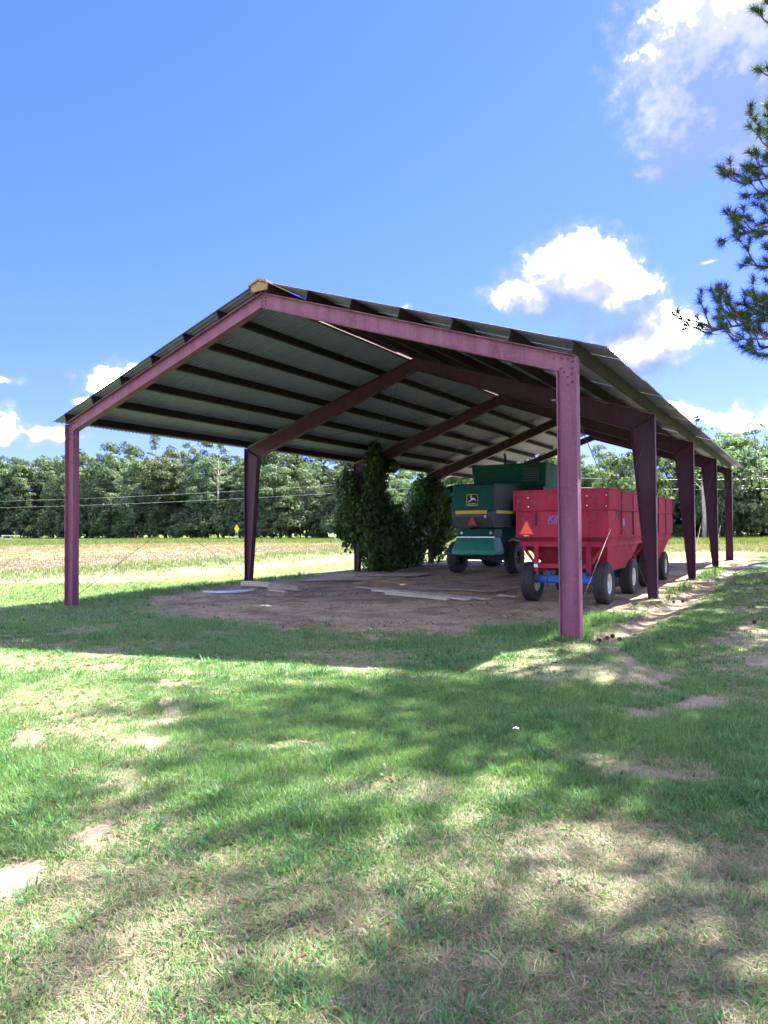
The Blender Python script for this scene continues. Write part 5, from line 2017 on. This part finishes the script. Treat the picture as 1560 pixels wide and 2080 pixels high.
def build_grass():
    gm = leaf_mat('grass_blades', None, None, 0.38, 0.5, 'tint')
    rs = np.random.RandomState(101)
    parts = []
    for (n0, d0, d1, per, wk, kite) in ((30000, 2.0, 4.3, 9, 1.0, True), (40000, 4.3, 7.5, 8, 1.25, False), (36000, 7.5, 13, 6, 2.0, False), (34000, 13, 25, 4, 3.6, False)):
        x, y, d = wedge_points(rs, int(n0 * 1.1), d0, d1, 0.68, 1.35)
        m = masks(x, y)
        keep = rs.rand(len(x)) > np.clip(m['bare'] * 1.08 - 0.03, 0, 0.985)
        keep &= rs.rand(len(x)) > m['field'] * 0.9
        x, y, d = x[keep], y[keep], d[keep]
        m = {k: v[keep] for k, v in m.items()}
        n = len(x)
        fine = fbm(x, y, 3.2, 3, 33)
        isdry = rs.rand(n) < np.clip(m['dry'] * 0.70 + (fine - 0.5) * 0.7 + 0.13, 0.03, 0.9)
        clump = (rs.rand(n) < 0.022) & (~isdry) & (fbm(x, y, 2.3, 2, 44) > 0.45)
        sc = rs.uniform(0.65, 1.25, n)
        sc *= 1.0 - 0.35 * m['dry'] * (~isdry)
        sc *= 1.0 + np.clip((d - 9) / 16, 0, 1) * 0.5
        long_ = sst(1.4, 0.4, ell(x, y, 11.3, 0.3, 1.1, 0.6, 0.2)) + sst(1.3, 0.4, ell(x, y, 11.75, 2.6, 0.4, 1.7, -0.2)) + 0.8 * sst(1.2, 0.5, ell(x, y, -0.4, 5.5, 0.8, 9, 0)) + 0.8 * sst(1.2, 0.5, ell(x, y, 12.05, 14, 0.35, 9, 0))
        sc *= 1 + 1.3 * np.clip(long_, 0, 1) * (~isdry)
        g0 = np.array([0.105, 0.200, 0.068])
        g1 = np.array([0.165, 0.270, 0.105])
        g2 = np.array([0.070, 0.180, 0.070])
        t = rs.rand(n, 1)
        hue = fbm(x, y, 0.8, 3, 61)[:, None]
        col = g0 + (g1 - g0) * np.clip(t * 0.6 + (hue - 0.42) * 1.6, 0, 1)
        col = np.where(clump[:, None], g2 * (0.9 + 0.5 * t), col)
        s0 = np.array([0.36, 0.32, 0.225])
        s1 = np.array([0.21, 0.185, 0.125])
        col = np.where(isdry[:, None], s0 + (s1 - s0) * t, col)
        h = np.where(isdry, 0.048, np.where(clump, 0.085, 0.058)) * sc
        w = np.where(isdry, 0.0018, np.where(clump, 0.0042, 0.0024)) * wk
        fl = np.where(isdry, 0.55, 0.0)
        ln = np.where(isdry, 1.0, np.where(clump, 0.85, 0.6))
        parts.append(grow(rs, x, y, h, w, 0.058 * sc, ln, fl, col, per, kite))
        if clump.any():
            parts.append(grow(rs, x[clump], y[clump], h[clump], w[clump], 0.05, 0.9, 0.0, col[clump], 14, kite))
    # broad-leaved weeds and a few dead leaves low in the turf
    x, y, d = wedge_points(rs, 5200, 2.0, 11, 0.62, 1.3)
    m = masks(x, y)
    keep = (fbm(x, y, 1.9, 2, 88) > 0.5) & (m['bare'] < 0.6)
    x, y = x[keep], y[keep]
    n = len(x)
    dead = rs.rand(n, 1) < 0.22
    col = np.where(dead, np.array([0.20, 0.13, 0.075]), np.array([0.085, 0.17, 0.05])) * (0.7 + 0.7 * rs.rand(n, 1))
    parts.append(grow(rs, x, y, 0.045, 0.011, 0.03, 0.9, 0.35, col, 5, True))
    grass_obj('lawn_grass', 'short patchy green and straw coloured lawn grass', 'grass', parts, gm)

    # taller field grass beyond the yard
    fm = leaf_mat('field_blades', None, None, 0.4, 0.6, 'tint')
    x, y, d = wedge_points(rs, 60000, 18, 125, 0.62, 1.0)
    m = masks(x, y)
    dens = np.clip(m['field'] * (0.55 + 0.45 * (m['n2'] > 0.47)) + 0.15 * (m['out'] > 2), 0, 1)
    keep = (rs.rand(len(x)) < dens) & ((y > 24.8) | (x < -1.5))
    x, y, d = x[keep], y[keep], d[keep]
    m = {k: v[keep] for k, v in m.items()}
    n = len(x)
    sc = rs.uniform(0.6, 1.2, n) * (0.4 + 0.6 * m['field']) * (0.62 + 0.3 * m['verge'])
    t = rs.rand(n, 1)
    band = fbm(x, y, 0.09, 3, 77)[:, None]
    o = (m['out'] + rs.normal(0, 1.2, n))[:, None]
    col = np.where(o < 6.5, np.array([0.113, 0.148, 0.042]), np.array([0.203, 0.176, 0.105]))
    col = np.where(o > 9, np.array([0.133, 0.165, 0.088]), col)
    col = np.where(o > 17, np.array([0.19, 0.148, 0.12]), col)
    col = np.where(o > 27, np.array([0.225, 0.2, 0.133]), col)
    col = np.where(o > 36, np.array([0.211, 0.168, 0.12]), col)
    col = np.where(m['verge'][:, None] > 0.4, np.array([0.098, 0.14, 0.035]), col)
    col = np.where((rs.rand(n, 1) < 0.34), np.array([0.148, 0.155, 0.07]), col) * (0.9 + 0.2 * t)
    sc = sc * np.where((m['out'] > 16) & (m['verge'] < 0.4), 0.55, 1.0)
    parts = [grow(rs, x, y, 0.38 * sc, 0.012 * (0.5 + d / 40.0), 0.4, 0.45, 0.0, col, 8, False)]
    grass_obj('field_grass', 'tall pale tan and green grass of the sunlit field', 'grass', parts, fm)

    # straw and chips littering the dirt floor
    lm = leaf_mat('litter_bits', None, None, 0.1, 0.9, 'tint')
    x, y, d = wedge_points(rs, 44000, 8, 30, 0.62, 1.0)
    m = masks(x, y)
    keep = rs.rand(len(x)) < np.clip(m['floor'], 0, 1) * (0.3 + 0.7 * sst(0.4, 0.6, m['n1']))
    x, y, d = x[keep], y[keep], d[keep]
    n = len(x)
    t = rs.rand(n, 1)
    col = np.array([0.36, 0.27, 0.18]) + (np.array([0.12, 0.08, 0.06]) - np.array([0.36, 0.27, 0.18])) * t
    col = np.where(rs.rand(n, 1) < 0.15, np.array([0.42, 0.33, 0.21]), col)
    parts = [grow(rs, x, y, 0.10, 0.007, 0.16, 0.3, 0.95, col, 7, False), grow(rs, x[::9], y[::9], 0.22, 0.016, 0.2, 0.3, 0.97, col[::9] * 0.5, 2, False)]
    grass_obj('floor_litter', 'straw and wood chips strewn over the dirt floor', 'litter', parts, lm)


build_grass()
